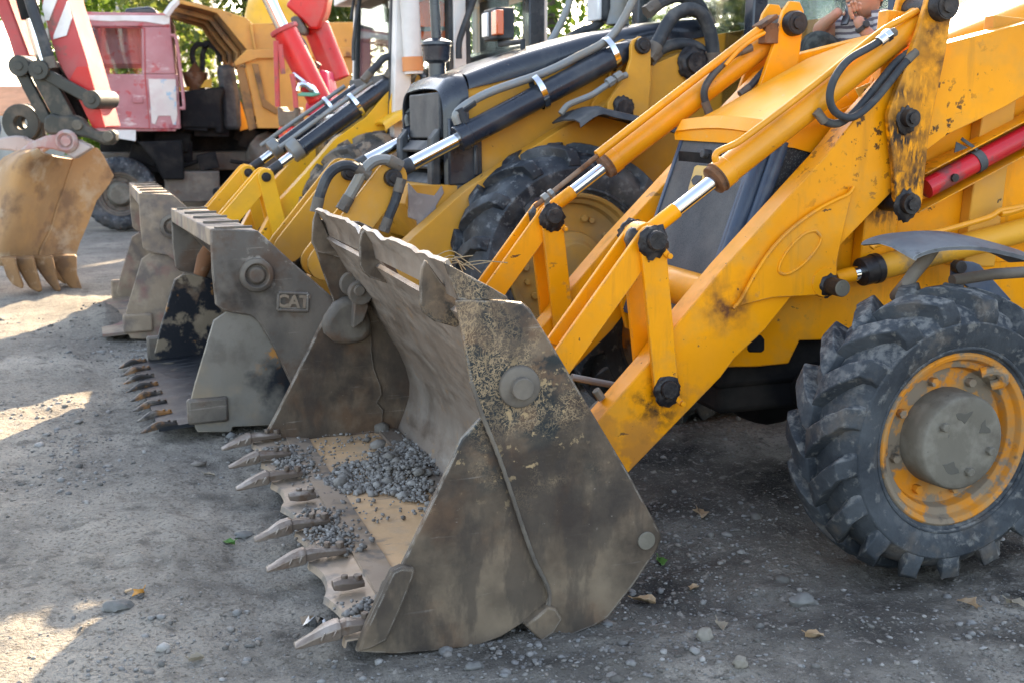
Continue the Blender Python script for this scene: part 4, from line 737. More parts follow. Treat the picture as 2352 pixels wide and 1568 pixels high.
def loader_side(T,fr,dy,paint,rampaint,tr,rods,h=1.0):
    """tr: traced polygons of the near side"""
    yo=dy; ya=tr['ya']
    o=MB().prism(fr.xz(ya,tr['arm']),ya+yo,ya+.14+yo).build('loader_arm',paint,T,bevel=.004)
    j=fr.at(*tr['pin'],ya-.05); t=fr.at(*tr['top'],ya-.05); g_=fr.at(*tr['gland'],ya+.03); k=fr.at(*tr['levend'],ya-.05)
    for y0 in (ya-.05,ya+.12): MB().bar((j.x,j.z),(k.x,k.z),tr['lw'],y0+yo,y0+.03+yo).build('lever_plate',paint,T,bevel=.003)
    if 'linkend' in tr:
        l=fr.at(*tr['linkend'],ya-.06)
        for y0 in (ya-.08,ya+.15): MB().bar((j.x,j.z),(l.x,l.z),tr['lw']*.9,y0+yo,y0+.028+yo).build('link_plate',paint,T,bevel=.003)
        mb=MB(); mb.cyl((l.x,ya-.10+yo,l.z),(l.x,ya+.15+yo,l.z),.05,n=18); mb.build('pin',M['grease'],T,bevel=.006)
    for y0 in (ya-.065,ya+.14): MB().prism(fr.xz(ya-.06,tr['bracket']),y0+yo,y0+.03+yo).build('bracket_plate',paint,T,bevel=.005)
    jj=V((j.x,ya+.05+yo,j.z)); tt=V((t.x,ya+.05+yo,t.z)); ax=(tt-jj).normalized(); Lt=(tt-jj).length; Lg=(V((g_.x,ya+.05+yo,g_.z))-jj).dot(ax)
    mb=MB(); mb.tube([jj+ax*Lg,jj+ax*(Lt-.10),jj+ax*(Lt-.02)],[tr['rr'],tr['rr'],tr['rr']*.7],24); r=mb.build('tilt_ram',rampaint,T,bevel=.004)
    mb=MB(); mb.cyl(jj+ax*(Lg-.02),jj+ax*(Lg+.05),tr['rr']*1.10,n=24); mb.build('gland',rampaint,r,bevel=.004)
    MB().cyl(jj+ax*.03,jj+ax*Lg,tr['rr']*.56,n=20).build('rod',M['chrome'],r)
    MB().cyl(jj,jj+ax*.16,tr['rr']*.60,n=20).build('rod_end',M['blackm'],r)
    for (q,r_) in ((j,tr['lw']*.27),(t,tr['lw']*.27)):
        mb=MB(); mb.cyl((q.x,ya-.095+yo,q.z),(q.x,ya+.17+yo,q.z),r_,n=20); mb.cyl((q.x,ya-.105+yo,q.z),(q.x,ya-.09+yo,q.z),r_*.6,n=16); mb.build('pin',M['grease'],T,bevel=.005)
    return o,r,jj,ax,Lg,Lt
trB=dict(ya=-.60,arm=[(690,790),(740,735),(975,522),(1076,432),(1300,290),(1420,225),(1497,150),(1567,121),(1605,114),(1628,145),(1605,200),(1500,300),(1300,430),(1100,570),(800,830)],pin=(900,409),top=(1471,106),gland=(1058,312),levend=(745,607),lw=.175,rr=.068,
 bracket=c(3,(690,400),(705,345),(768,311),(835,345),(860,420),(862,700),(840,940),(840,1050),(720,1040),(520,1010),(490,960),(490,880),(560,775),(645,650),(690,500)))
for dy in (0,.96):
    o,r,jj,ax,Lg,Lt=loader_side(TB,B,dy,M['gold'],M['black'],trB,None)
    up=V((-ax.z,0,ax.x)); 
    mb=MB(); mb.tube(crv([jj+ax*(Lg+.02)+up*.075,jj+ax*(Lg+.05)+up*.135,jj+ax*(Lg+.25)+up*.15,jj+ax*(Lg+.6)+up*.105,jj+ax*(Lt-.35)+up*.098,jj+ax*(Lt-.1)+up*.11,jj+ax*(Lt+.12)+up*.24,jj+ax*(Lt+.30)+up*.42],5),.024,12); mb.build('ram_pipe',M['pipe'],r)
    for s_ in (Lg+.52,Lt-.16):
        mb=MB(); ring=[(jj+ax*s_+up*(.02+math.cos(a)*.105)+V((0,math.sin(a)*.074,0))) for a in [2*PI*k/20 for k in range(20)]]
        mb.grid([[p,p+ax*.035] for p in ring+[ring[0]]],.006); mb.build('clamp_band',M['chrome'],r)
    mb=MB(); mb.cyl(jj+ax*(Lg+.06)+up*.06,jj+ax*(Lg+.06)+up*.15,.03,n=12); mb.cyl(jj+ax*(Lg+.05)+up*.13,jj+ax*(Lg+.16)+up*.145,.028,n=6); mb.build('pipe_elbow',M['blackm'],r,bevel=.003)
    q=B.at(1433,248,-.68); mb=MB(); mb.blob((q.x,-.675+dy,q.z),.065,3,.3,3,(1,.4,1),seed=1); mb.cyl((q.x,-.70+dy,q.z),(q.x,-.5+dy,q.z),.045); mb.build('pin',M['grease'],TB,ang=60)
    q=B.at(1593,146,-.62); mb=MB(); mb.blob((q.x,-.61+dy,q.z),.10,3,.3,3,(1,.4,1),seed=6); mb.cyl((q.x,-.67+dy,q.z),(q.x,-.4+dy,q.z),.06); mb.build('pin',M['grease'],TB,ang=60)
# hoses of machine B
mb=MB(); mb.tube(crv(TP(B,-.62,3,(875,440),(940,330),(1010,200),(1080,120),(1190,80),(1290,120),(1360,250),(1390,400),(1395,520)),5),.04,12); mb.build('loop_hose',M['hose'],TB)
mb=MB(); mb.tube(crv(TP(B,-.58,3,(880,490),(960,420),(1080,380),(1200,385),(1290,430),(1340,500)),5),.034,12); mb.build('loop_hose',M['hose'],TB)
mb=MB(); mb.tube(crv(TP(B,-.5,3,(870,75),(960,15),(1100,-25),(1260,30),(1340,170)),5),.036,10); mb.build('loop_hose',M['hose'],TB)
mb=MB(); mb.tube(crv(TP(B,-.70,21,(1700,840),(1560,900),(1440,980),(1300,1070),(1130,1140),(1030,1190),(960,1280)),5),.018,10); a_,b_=TP(B,-.70,21,(1480,940),(1640,840)); mb.cyl(a_,a_.lerp(b_,.4),.028,n=8); mb.cyl(a_.lerp(b_,.55),b_,.028,n=8); mb.build('steel_line',M['pipe'],TB)
mb=MB(); mb.tube(crv(TP(B,-.66,2,(290,1420),(310,1340),(360,1220),(430,1155),(510,1140),(570,1165),(610,1190)),5),.028,10); mb.build('loop_hose',M['hose'],TB)
mb=MB(); mb.tube(crv(TP(B,-.66,2,(480,1410),(560,1270),(610,1180),(680,1115),(760,1100),(830,1130)),5),.030,10); mb.build('loop_hose',M['pipe'],TB)
mb=MB(); mb.tube(crv(TP(B,-.70,2,(860,1270),(830,1380),(790,1480),(760,1560)),5),.026,10); mb.build('loop_hose',M['hose'],TB)
# wheels
qb=B.at(1332,616,-.86); RB=.69
for s_ in (-1,1): wheel(TB,(qb.x,s_*(.86-.22),RB),RB,.22,.40,.05,15,.075,M['bigtyre'],M['rimB'],hubB,side=s_,swing=.26,seed=8)
for s_ in (-1,1): wheel(TB,(qb.x+2.3,s_*.9,RB),RB,.22,.40,.05,15,.075,M['bigtyre'],M['rimB'],hubB,side=s_,seed=8)
fe=TP(B,-.62,21,(900,1375),(1040,1270),(1150,1232),(1260,1262),(1480,1310),(1740,1375),(2100,1490))
rows=list(zip(*[crv([p+V((0,d,z)) for p in fe],4) for d,z in ((0.05,-.0),(-.10,.015),(-.25,.015),(-.32,0),(-.335,-.03))]))
MB().grid(rows,.01).build('fender',M['blackm'],TB,ang=60)
# cab of machine B
def cab(T,x0,x1,hw,z0,z1,paint,post=.09,lean=.1):
    mb=MB()
    for y in (-hw,hw):
        mb.ext([(x0,y-post/2,z0),(x0+post,y-post/2,z0),(x0+post+lean,y-post/2,z1),(x0+lean,y-post/2,z1)],(0,post,0))
        mb.ext([(x1,y-post/2,z0),(x1+post,y-post/2,z0),(x1+post,y-post/2,z1),(x1,y-post/2,z1)],(0,post,0))
        mb.box(((x0+x1)/2,y,z0+.04),(x1-x0,post*.9,.08))
    mb.box(((x0+x1+lean)/2+.03,0,z1+.05),(x1-x0+.3,2*hw+.3,.12))
    return mb.build('cab_frame',paint,T,bevel=.01)
pn=B.at(1722,60,-.72); xb0=pn.x-.05; xb1=xb0+1.75
cb=cab(TB,xb0,xb1,.72,1.0,2.85,M['black'],.10,.07)
for y in (-.72,.72): MB().prism([(xb0+.08,1.1),(xb1,1.1),(xb1,2.83),(xb0+.14,2.83)],y-.003,y+.003).build('side_window',M['glass'],cb)
MB().ext([(xb0+.04,-.67,1.1),(xb0+.04,.67,1.1),(xb0+.11,.67,2.83),(xb0+.11,-.67,2.83)],(.006,0,0)).build('windscreen',M['glass'],cb)
mb=MB(); mb.box((xb0+.9,0,1.25),(1.7,1.2,.25)); mb.box((xb1-.35,.05,1.7),(.5,.5,.14)); mb.box((xb1-.12,.05,2.05),(.12,.48,.65)); mb.build('seat',M['blackm'],cb,bevel=.03)
mb=MB(); mb.tube(crv([(xb0+.55,0,1.4),(xb0+.45,0,1.85)],2),.03,10); mb.tube(crv([(xb0+.42+.03*math.sin(a),.19*math.cos(a),1.9+.17*math.sin(a)*.6) for a in [2*PI*k/14 for k in range(15)]],2),.016,8); mb.build('steering_wheel',M['blackm'],cb)
mb=MB(); mb.tube(TP(B,.1,0,(1421,-40),(1421,20),(1419,58)),[.055,.055,.075],16); mb.build('exhaust_pipe',M['pipe'],TB)
# lamps
q=B.at(1135,57,.3); mb=MB(); mb.box((q.x+.03,.3,q.z),(.12,.24,.19)); lm=mb.build('work_lamp',M['blackm'],TB,bevel=.01)
MB().box((q.x-.02,.19,q.z),(.05,.10,.15)).build('amber_lens',M['amber'],lm,bevel=.008); MB().box((q.x-.035,.36,q.z),(.02,.10,.15)).build('clear_lens',M['lens'],lm,bevel=.008)
mb=MB(); mb.tube([(q.x+.03,.28,q.z-.09),(q.x+.03,.28,q.z-.12),(q.x+.03,-.1,q.z-.13),(q.x+.03,-.1,q.z-.32)],.018,8); mb.build('lamp_bracket',M['blackm'],lm)
q=B.at(1375,20,.25); mb=MB(); mb.box((q.x+.08,.25,q.z+.02),(.20,.22,.22)); l2=mb.build('headlamp',M['blackm'],TB,bevel=.04,seg=3); MB().box((q.x-.03,.25,q.z),(.03,.17,.16)).build('clear_lens',M['lens'],l2,bevel=.01)
mb=MB(); mb.tube(crv(TP(B,.25,0,(1390,40),(1365,62),(1330,75),(1300,95)),4),.03,10); mb.build('lamp_arm',M['blackm'],l2)
mb=MB(); mb.box((xb0+.2,0,1.25),(.3,1.3,.3)); mb.build('dashboard',M['blackm'],cb,bevel=.03)
mb=MB(); mb.tube(crv(TP(B,-.30,16,(500,-60),(490,60),(480,150),(470,230)),4),[.12,.125,.12,.11,.11,.105,.10,.10,.09,.09,.09,.09,.09],16); mb.build('seat_bellows',M['khaki'],cb)
# four-in-one bucket shared by B and C
nu=B.xz(-.93,c(7,(630,312),(645,308),(900,318),(930,345),(1100,500),(1330,700),(1345,740),(1300,900),(1240,1180),(1140,1260),(1110,1235),(1000,1000),(905,840),(860,802),(730,780),(690,768),(660,742),(640,560)))
nj=B.xz(-.92,c(7,(724,782),(650,832),(600,1000),(540,1200),(500,1365),(560,1470),(750,1470),(760,1440),(945,1432),(1100,1425),(1240,1380),(1290,1250),(1200,1000),(1000,860),(880,806)))
def bucket4(T,fr,m1,m2,text=False,teeth=True,mtop=None):
    b=MB().prism(nu,-.93,-.90).build('bucket',m1,T,bevel=.006)
    MB().prism(nu,.90,.93).build('far_side_plate',m1,b,bevel=.006)
    for y in (-.92,.89): MB().prism(nj,y+(.02 if y<0 else 0),y+.03).build('jaw_plate',(M['b2jaw'] if teeth else m1) if y<0 else m2,b,bevel=.006)
    x0,z0=nu[0]; x1_,z1_=nu[2]; zt=max(z0,z1_)
    fl=V((x0,0,z0)); bk_=V((x1_,0,z1_))
    mb=MB(); mb.ext([(x0,-.90,z0),(x1_,-.90,z1_),(x1_,-.90,z1_-.03),(x0+.03,-.90,z0-.085),(x0,-.90,z0-.085)],(0,1.80,0)); mb.build('top_rail',mtop or M['b3'],b,bevel=.006)
    for k in range(5):
        y=-.9+.42*k; q=fl.lerp(bk_,.5); MB().box((q.x,y,max(z0,z1_)+.004),(abs(x1_-x0)*.8,.025,.012)).build('top_rib',M['dirty'],b)
    # moldboard and jaw floor
    lip=nj[4]; 
    prof=[(x0+.04,z0-.06),(x0+.25,z0-.30),(x0+.38,z0-.52),(x0+.36,z0-.75)]
    MB().grid([[(x,y,z) for x,z in prof] for y in np.linspace(-.90,.90,9)],.02).build('moldboard',m2,b,ang=60)
    fz=.035
    fl_=[(lip[0]-.14,.020),(lip[0]+.0,.03),(lip[0]+.3,.05),(lip[0]+.62,.10),(lip[0]+.80,.22),(lip[0]+.86,.42)]
    MB().grid([[(x,y,z+.008*noise.noise(V((x*8,y*5,0)))) for x,z in fl_] for y in np.linspace(-.90,.90,17)],.02).build('jaw_floor',M['jawfloor'] if teeth else m2,b,ang=60)
    MB().box((lip[0]+.10,-.90,.085),(.20,.05,.13)).build('corner_guard',m1,b,bevel=.015)
    MB().box((lip[0]+.07,.92,.10),(.22,.05,.16)).build('corner_guard',m1,b,bevel=.015)
    if teeth:
        for k in range(8): tooth_mb(lip[0]-.125,-.88+1.76*k/7,.0,s=.62).build('tooth',M['toothdark'],b,ang=25,bevel=.002)
    for s_ in (-1,1):
        q=B.at(*c(7,(893,572))[0],-.94); mb=MB(); mb.lathe([(s_*.93,.085),(s_*.955,.083),(s_*.965,.06),(s_*.94,.05),(s_*.96,.035),(s_*.96,.001)],o=(q.x,0,q.z),n=28); mb.build('pivot_boss',M['dirty'],b,bevel=.004)
    mb=MB(); mb.tube([(x0+.22,.62,z0-.20),(x0+.16,.62,z0-.30),(x0+.12,.62,z0-.40)],[.05,.055,.04],14); mb.cyl((x0+.20,.68,z0-.17),(x0+.20,.52,z0-.17),.065,n=22); mb.build('clam_ram',M['rust'],b,bevel=.004)
    if text:
        cs=[B.at(*p,-.936) for p in c(7,(1018,672),(1185,680),(1183,775),(1015,770))]
        mb=MB()
        for p,q in zip(cs,cs[1:]+cs[:1]): mb.tube([p,q],.010,8)
        mb.ext([(p.x,-.934,p.z) for p in cs],(0,.004,0)); pl=mb.build('name_plate',m1,b,bevel=.003)
        cu=bpy.data.curves.new('lettering','FONT'); cu.body='CAT'; cu.extrude=.005; cu.size=.086; cu.align_x='CENTER'; cu.align_y='CENTER'; cu.offset=.003; cu.space_character=.95
        to=bpy.data.objects.new('tmp',cu); C.objects.link(to); bpy.context.view_layer.update(); me=bpy.data.meshes.new_from_object(to.evaluated_get(bpy.context.evaluated_depsgraph_get())); bpy.data.objects.remove(to)
        to=bpy.data.objects.new('lettering',me); C.objects.link(to); me.materials.clear(); me.materials.append(M['b3']); to.parent=pl
        m_=sum(cs,V())/4; to.location=(m_.x,-.939,m_.z); to.rotation_euler=(R(90),-math.atan2(cs[1].z-cs[0].z,cs[1].x-cs[0].x),0)
    return b
bucket4(TB,B,M['b2'],M['b2in'],True)
# ---- machine C
gC=gpt(285,779); yawC=R(0.5); ex=V((math.cos(yawC),math.sin(yawC),0)); ey=V((-math.sin(yawC),math.cos(yawC),0))
lipx_l=min(p[0] for p in nj)
oC=gC-ex*lipx_l+ey*.93
Cc=Frame(oC.x,oC.y,yawC,R(-1.2))
TC=thing('backhoe_loader','bright yellow backhoe loader with black rams and a white framed cab','backhoe loader',Cc,group='backhoe loaders parked in a row')
bucket4(TC,Cc,M['b3'],M['b3'],False,False)
trC=dict(ya=-.62,arm=[(560,610),(632,474),(703,397),(770,320),(840,270),(900,200),(935,160),(965,175),(965,240),(860,330),(760,420),(690,510),(600,640)],pin=(610,407),top=(926,174),gland=(685,345),levend=(520,512),linkend=(649,557),lw=.13,rr=.062,
 bracket=c(15,(980,830),(1000,795),(1035,785),(1075,800),(1090,840),(1085,950),(1060,1100),(1050,1300),(860,1300),(865,1150),(905,980)))
for dy in (0,1.0):
    o,r,jj,ax,Lg,Lt=loader_side(TC,Cc,dy,M['bright'],M['black'],trC,None)
    up=V((-ax.z,0,ax.x)); mb=MB(); mb.tube([jj+ax*(Lg-.1)+up*.10,jj+ax*(Lg+.2)+up*.10,jj+ax*(Lt-.2)+up*.09],.018,10); mb.build('ram_pipe',M['pipe'],r)
    mb=MB(); s_=Lt-.42; ring=[(jj+ax*s_+up*(.02+math.cos(a)*.10)+V((0,math.sin(a)*.07,0))) for a in [2*PI*k/16 for k in range(16)]]; mb.grid([[p,p+ax*.03] for p in ring+[ring[0]]],.005); mb.build('clamp_band',M['chrome'],r)
    mb=MB(); mb.cyl(jj+ax*(Lg-.06)+up*.02,jj+ax*(Lg+.03)+up*.02,.085,n=12); mb.build('ram_head',M['pipe'],r,bevel=.01)
for pts_,r_ in (((600,870),(660,800),(720,740),(790,660),(840,640),(890,645),(935,690)),.028),(((860,830),(940,700),(1010,620),(1080,580),(1150,580),(1210,630),(1200,720),(1140,800),(1110,870)),.030),(((960,760),(1030,660),(1100,605),(1160,610),(1185,680),(1150,760),(1120,830)),.026):
    if isinstance(pts_,tuple) and isinstance(r_,float):
        mb=MB(); mb.tube(crv(TP(Cc,-.6,15,*pts_),5),r_,10); mb.build('loop_hose',M['hose'],TC)
HC=.45
t2=[Cc.at(a,b,-HC+.12) for a,b in ((775,262),(850,205),(900,178),(965,163),(1030,148),(1100,130))]
b2=[Cc.at(a,b,-HC) for a,b in ((800,325),(905,217),(1100,170))]
xs_=np.linspace(t2[0].x,t2[-1].x+.5,12)
hood_mb([(x,lz(x,t2),HC,lz(x,t2)-.28) for x in xs_],HC,.14,0).build('bonnet',M['black'],TC,ang=60)
x0=t2[0].x; mb=MB(); mb.ext([(x0-.03,-HC+.02,t2[0].z-.07),(x0-.03,HC-.02,t2[0].z-.07),(x0-.06,HC-.05,.8),(x0-.06,-HC+.05,.8)],(.06,0,0)); mb.build('grille',M['grille'],TC,bevel=.01)
mb=MB(); mb.box((x0+.15,0,1.15),(.4,2*HC-.04,.75)); mb.build('nose_surround',M['black'],TC,bevel=.03)
for y in (-HC,HC-.02): MB().prism([(x0+.3,.75),(x0+.45,t2[0].z-.15),(x0+1.0,lz(x0+1.0,t2)-.26),(x0+2.4,lz(x0+2.2,t2)-.26),(x0+2.6,.75)],y,y+.02).build('side_panel',M['bright'],TC,bevel=.004)
MB().box((x0+1.2,0,.8),(2.2,.6,.9)).build('engine_block',M['chass'],TC)
fe=TP(Cc,-.60,15,(690,1395),(760,1340),(860,1280),(980,1245),(1100,1235),(1250,1250))
rows=list(zip(*[crv([p+V((0,d,z)) for p in fe],4) for d,z in ((0.02,0),(-.12,.015),(-.28,.01),(-.34,-.02),(-.345,-.05))])); MB().grid(rows,.02).build('fender',M['bright'],TC,ang=60)
qc=Cc.at(905,470,-.85); RC=.70
for s_ in (-1,1): wheel(TC,(qc.x,s_*(.85-.2),.70),RC,.20,.38,.045,15,.075,M['mudtyre'],M['rimB'],hubB,side=s_,swing=.25,seed=12)
for s_ in (-1,1): wheel(TC,(qc.x+2.3,s_*.95,.70),RC,.20,.38,.045,15,.075,M['mudtyre'],M['rimB'],hubB,side=s_,seed=12)
# pre-cleaner and stack
yq=.12; q=B.at(1003,112,yq); zb_=B.at(1003,158,yq).z; mb=MB(); mb.lathe([(zb_-.10,.052),(zb_+.03,.052),(zb_+.045,.078),(zb_+.13,.088),(zb_+.135,.095),(zb_+.155,.094),(zb_+.175,.05),(zb_+.176,.001)],o=(q.x,yq,0),ax='z',n=32); pc=mb.build('air_precleaner',M['black'],TB,bevel=.003)
MB().cyl((q.x,yq,zb_+.16),(q.x-.03,yq,zb_+1.0),.031,n=20).build('stack_pipe',M['black'],pc)
# white cab
def post(T,fr,y,p0,p1,w_,m,name='cab_post',dep=.12):
    a=fr.at(*p0,y); b=fr.at(*p1,y); return MB().ext([(a.x-w_/2,y-dep/2,a.z),(a.x+w_/2,y-dep/2,a.z),(b.x+w_/2,y-dep/2,b.z),(b.x-w_/2,y-dep/2,b.z)],(0,dep,0)).build(name,m,T,bevel=.01)
a=Cc.at(890,60,-.68); b=Cc.at(1215,60,-.68); xf,xr=a.x,b.x; xm=Cc.at(1050,60,-.68).x
cC=cab(TC,xf,xr,.68,1.25,2.45,M['offwhite'],.13,.06)
mb=MB(); mb.box((xm,-.69,1.93),(.10,.12,1.34)); mb.build('door_post',M['offwhite'],cC,bevel=.01); mb=MB(); mb.box((xm+.07,-.69,1.93),(.03,.10,1.33)); mb.box((xm-.07,-.69,1.93),(.03,.10,1.33)); mb.build('door_seal',M['blackm'],cC)
mb=MB(); mb.box((xr+.03,-.70,1.93),(.13,.16,1.34)); mb.box((xm+.55,-.71,1.93),(.03,.04,1.3),Matrix.Rotation(.25,3,'Y')); mb.build('rear_post',M['black'],cC,bevel=.01)
mb=MB()
for y in (-.60,.60): mb.ext([(xf-.01,y-.035,1.3),(xf+.05,y-.035,1.3),(xf+.11,y-.035,2.44),(xf+.05,y-.035,2.44)],(0,.07,0))
mb.box((xf+.0,0,1.78),(.05,1.2,.07)); mb.box((xf-.02,0,1.3),(.05,1.2,.07)); mb.build('screen_frame',M['blackm'],cC,bevel=.008)
MB().ext([(xf+.01,-.58,1.3),(xf+.01,.58,1.3),(xf+.07,.58,2.44),(xf+.07,-.58,2.44)],(.006,0,0)).build('windscreen',M['glass'],cC)
MB().prism([(xf+.12,1.4),(xr,1.4),(xr,2.44),(xf+.16,2.44)],-.685,-.679).build('side_window',M['glass'],cC)
MB().prism([(xf+.12,1.4),(xr,1.4),(xr,2.44),(xf+.16,2.44)],.679,.685).build('side_window',M['glass'],cC)
mb=MB(); mb.tube(TP(Cc,.05,15,(540,-60),(490,240),(460,480),(458,680)),.016,8); mb.tube(TP(Cc,.2,15,(470,-60),(430,220)),.012,8); mb.build('wiper_arm',M['blackm'],cC)
mb=MB(); mb.tube(TP(Cc,-.80,15,(1082,-80),(1135,830)),.070,18); wp=mb.build('white_guard_tube',M['offwhite'],TC)
a_=TP(Cc,-.80,15,(1118,640),(1128,800)); MB().cyl(a_[0],a_[1],.078,n=18).build('orange_band',mat('orange_sticker',(.62,.25,.09),.6),wp)
mb=MB(); mb.box((xr-.30,.0,1.75),(.5,.5,.14)); mb.box((xr-.05,.0,2.1),(.12,.48,.75)); mb.build('seat',M['blackm'],cC,bevel=.04)
mb=MB(); mb.tube([(xf+.45,0,1.3),(xf+.35,0,1.85)],.03,10); mb.tube(crv([(xf+.33+.05*math.sin(a),.20*math.cos(a),1.88+.12*math.sin(a)) for a in [2*PI*k/14 for k in range(15)]],2),.016,8); mb.build('steering_wheel',M['blackm'],cC)
mb=MB(); mb.tube(crv(TP(Cc,-.85,15,(1820,-40),(1740,180),(1680,350),(1640,490),(1640,660)),4),.025,8); mb.build('mirror_arm',M['blackm'],cC)
# hi-vis vest hung behind the white cab's window
v=MB(); y=-.42; ol=[Cc.at(*p,y) for p in c(15,(1190,60),(1230,10),(1300,-10),(1360,-5),(1480,20),(1530,90),(1540,300),(1530,440),(1390,445),(1215,445),(1205,250))]
v.ext(ol,(0,.10,0)); vo=v.build('safety_vest',M['orange'],None,bevel=.03,seg=3); vo.matrix_world=Cc.M
tag(vo,'bright orange high visibility vest with a grey stripe hung inside the white cab','vest')
st=[Cc.at(*p,y-.006) for p in c(15,(1207,305),(1535,300),(1535,345),(1208,355))]; MB().ext(st,(0,.02,0)).build('grey_stripe',mat('grey_tape',(.2,.2,.2),.4),vo)
# ------------------------------------------------------------------ background machines
YK=-YAWC
def K(r_,f_): return (_sy*f_+_cy*r_, _cy*f_-_sy*r_)
# --- red tracked excavator: stick, linkage and bucket
E=Frame(*K(-4.2,10.6),YK)
TE=thing('excavator','red excavator with striped boom and a rusty orange digging bucket resting on its teeth','excavator',E)
def ex(y,d,n,*p): q=[E.at(a,b,y) for a,b in c(n,*p)]; return q
mb=MB(); mb.ext(ex(-.20,0,14,(470,-700),(690,-700),(750,0),(960,650),(1180,1432),(1035,1445),(800,960),(720,830),(640,690),(560,420),(470,60),(380,-700)),(0,.42,0)); st=mb.build('stick',M['fred'],TE,bevel=.012)
MB().ext(ex(-.222,0,14,(860,752),(985,745),(1178,1428),(1040,1440),(870,1090),(775,905)),(0,.02,0)).build('sunlit_red_plate',M['red'],st)  # brighter red plate paints the sunlit lower face of the stick
for pp in (((490,0),(640,-10),(545,235),(510,230),(472,80)),((748,20),(800,200),(742,400),(595,442),(600,395))): MB().ext(ex(-.218,0,14,*pp),(0,.03,0)).build('white_stripe',M['white'],st)
mb=MB(); mb.ext(ex(-.05,0,14,(-120,-700),(60,-700),(90,0),(330,640),(300,690),(165,690),(90,440),(0,210),(-60,0)),(0,.30,0)); mb.build('boom_side',M['fred'],TE,bevel=.02)
mb=MB(); a_,b_=ex(-.12,0,14,(130,-600),(480,690)); mb.tube([a_,a_.lerp(b_,.62)],.085,18); m1=mb.build('bucket_ram',M['chass'],TE); MB().cyl(a_.lerp(b_,.6),b_,.05,n=16).build('rod',M['chrome'],m1)
mb=MB(); mb.tube(crv(ex(-.28,0,14,(250,-400),(330,0),(430,300),(520,560),(560,700)),5),.045,10); mb.build('loop_hose',M['hose'],TE)
# linkage
def link(y,p,q,w_,m,d=.06): 
    a=E.at(*c(14,p)[0],y); b=E.at(*c(14,q)[0],y); return MB().bar((a.x,a.z),(b.x,b.z),w_,y,y+d).build('linkage_arm',m,TE,bevel=.01)
link(-.32,(425,790),(1020,1120),.10,M['olive']); link(-.26,(215,800),(500,1330),.10,M['olive']); link(-.30,(430,790),(720,1330),.17,M['olive'],.09); link(-.10,(540,800),(830,1330),.2,M['chass'],.08)
for p,r_,y0 in (((425,785),.085,-.36),((1020,1120),.08,-.36),((205,740),.09,-.3)): 
    q=E.at(*c(14,p)[0],y0); mb=MB(); mb.cyl((q.x,y0,q.z),(q.x,y0+.5,q.z),r_,n=24); mb.cyl((q.x,y0-.01,q.z),(q.x,y0,q.z),r_*.45,n=16); mb.build('pin',M['olive'],TE,bevel=.008)
q=[E.at(*p,-.34) for p in c(18,(730,300),(740,90),(860,10),(1010,60),(1200,40),(1360,100),(1480,240),(1620,320),(1780,320),(1880,290),(1950,360),(1950,480),(1880,560),(1760,560),(1480,440),(1200,400),(800,380))]
MB().ext(q,(0,.12,0)).build('linkage_plate',M['olive'],TE,bevel=.03,seg=3)
for p in ((1310,215),(1830,410)): q=E.at(*c(18,p)[0],-.345); MB().cyl((q.x,-.36,q.z),(q.x,-.2,q.z),.045,n=20).build('pin',M['hub'],TE,bevel=.005)
q0=E.at(*c(18,(420,180))[0],.2); mb=MB()
for y in (.1,.28): mb.lathe([(y,.06),(y,.17),(y+.08,.17),(y+.08,.06)],o=(q0.x,0,q0.z),n=28,closed=True)
mb.build('pin_eye',M['olive'],TE,bevel=.01)
mb=MB(); mb.ext(ex(.15,0,18,(560,140),(720,40),(760,420),(300,640),(0,600),(0,480),(290,390),(420,260)),(0,.08,0)); mb.build('ear_plate',M['olive'],TE,bevel=.02)
# bucket: side plate faces right-front, curved shell faces left-front
def edep(px,py,y): return E.at(px,py,y)
sideP=[(1245,800),(1420,690),(1590,605),(1640,605),(1690,640),(1760,750),(1930,1075),(1850,1230),(1650,1490)]
sp=c(18,*sideP)+c(19,(870,0),(800,190),(715,390),(690,480),(683,650),(740,825),(700,815),(640,770),(520,700),(400,640),(340,575),(370,440),(500,130))
W_=V((-.93,-.37,0))
def sideY(px): return -.35+(px-60)/200*.75    # plate turns away to the right
P3=[E.at(px,py,sideY(px)) for px,py in sp]
mb=MB(); mb.ext(P3,W_*.03); bE=mb.build('bucket',M['exb'],TE,bevel=.012)
# shell rows from the ridge to the left, bulging towards the camera
ridge=c(18,(1245,800),(1180,1000),(1090,1300),(985,1560))+c(19,(460,260),(370,440),(340,575))
leftl=c(18,(640,612),(400,720),(255,900),(180,1080))+c(19,(20,80),(-60,330),(-110,560))
left2=c(18,(300,640),(60,760),(-120,950),(-220,1150))+c(19,(-210,80),(-280,330),(-330,560))
rows=[]
for (a,b,l2) in zip(ridge,leftl,left2):
    A0=E.at(*a,sideY(a[0])); A1=E.at(b[0],b[1],-.62); A2=E.at(l2[0],l2[1],-.30)
    row=[]
    for k in range(7): t=k/6; q=A0.lerp(A1,t); q=q+V((0,-.20*math.sin(PI*t),0)); row.append(q)
    for k in range(1,4): row.append(A1.lerp(A2,k/3))
    rows.append(row)
MB().grid(rows,.03).build('shell',M['exb'],bE,ang=80)
mb=MB(); mb.tube([E.at(*a,sideY(a[0])-.012) for a in ridge],.012,8); mb.build('edge_weld',M['exb'],bE)
tp=[E.at(*p,-.34) for p in c(18,(300,670),(480,520),(760,400),(980,370),(1120,385),(1220,440),(1340,480),(1500,560),(1560,600),(1245,800),(1080,680),(900,630),(640,612),(430,700))]
MB().ext(tp,(0,.10,0)).build('hanger_plate',M['exw'],bE,bevel=.015)
MB().ext([p+V((-.5,.3,-.02)) for p in tp],(0,.08,0)).build('hanger_plate',M['exw'],bE,bevel=.015)
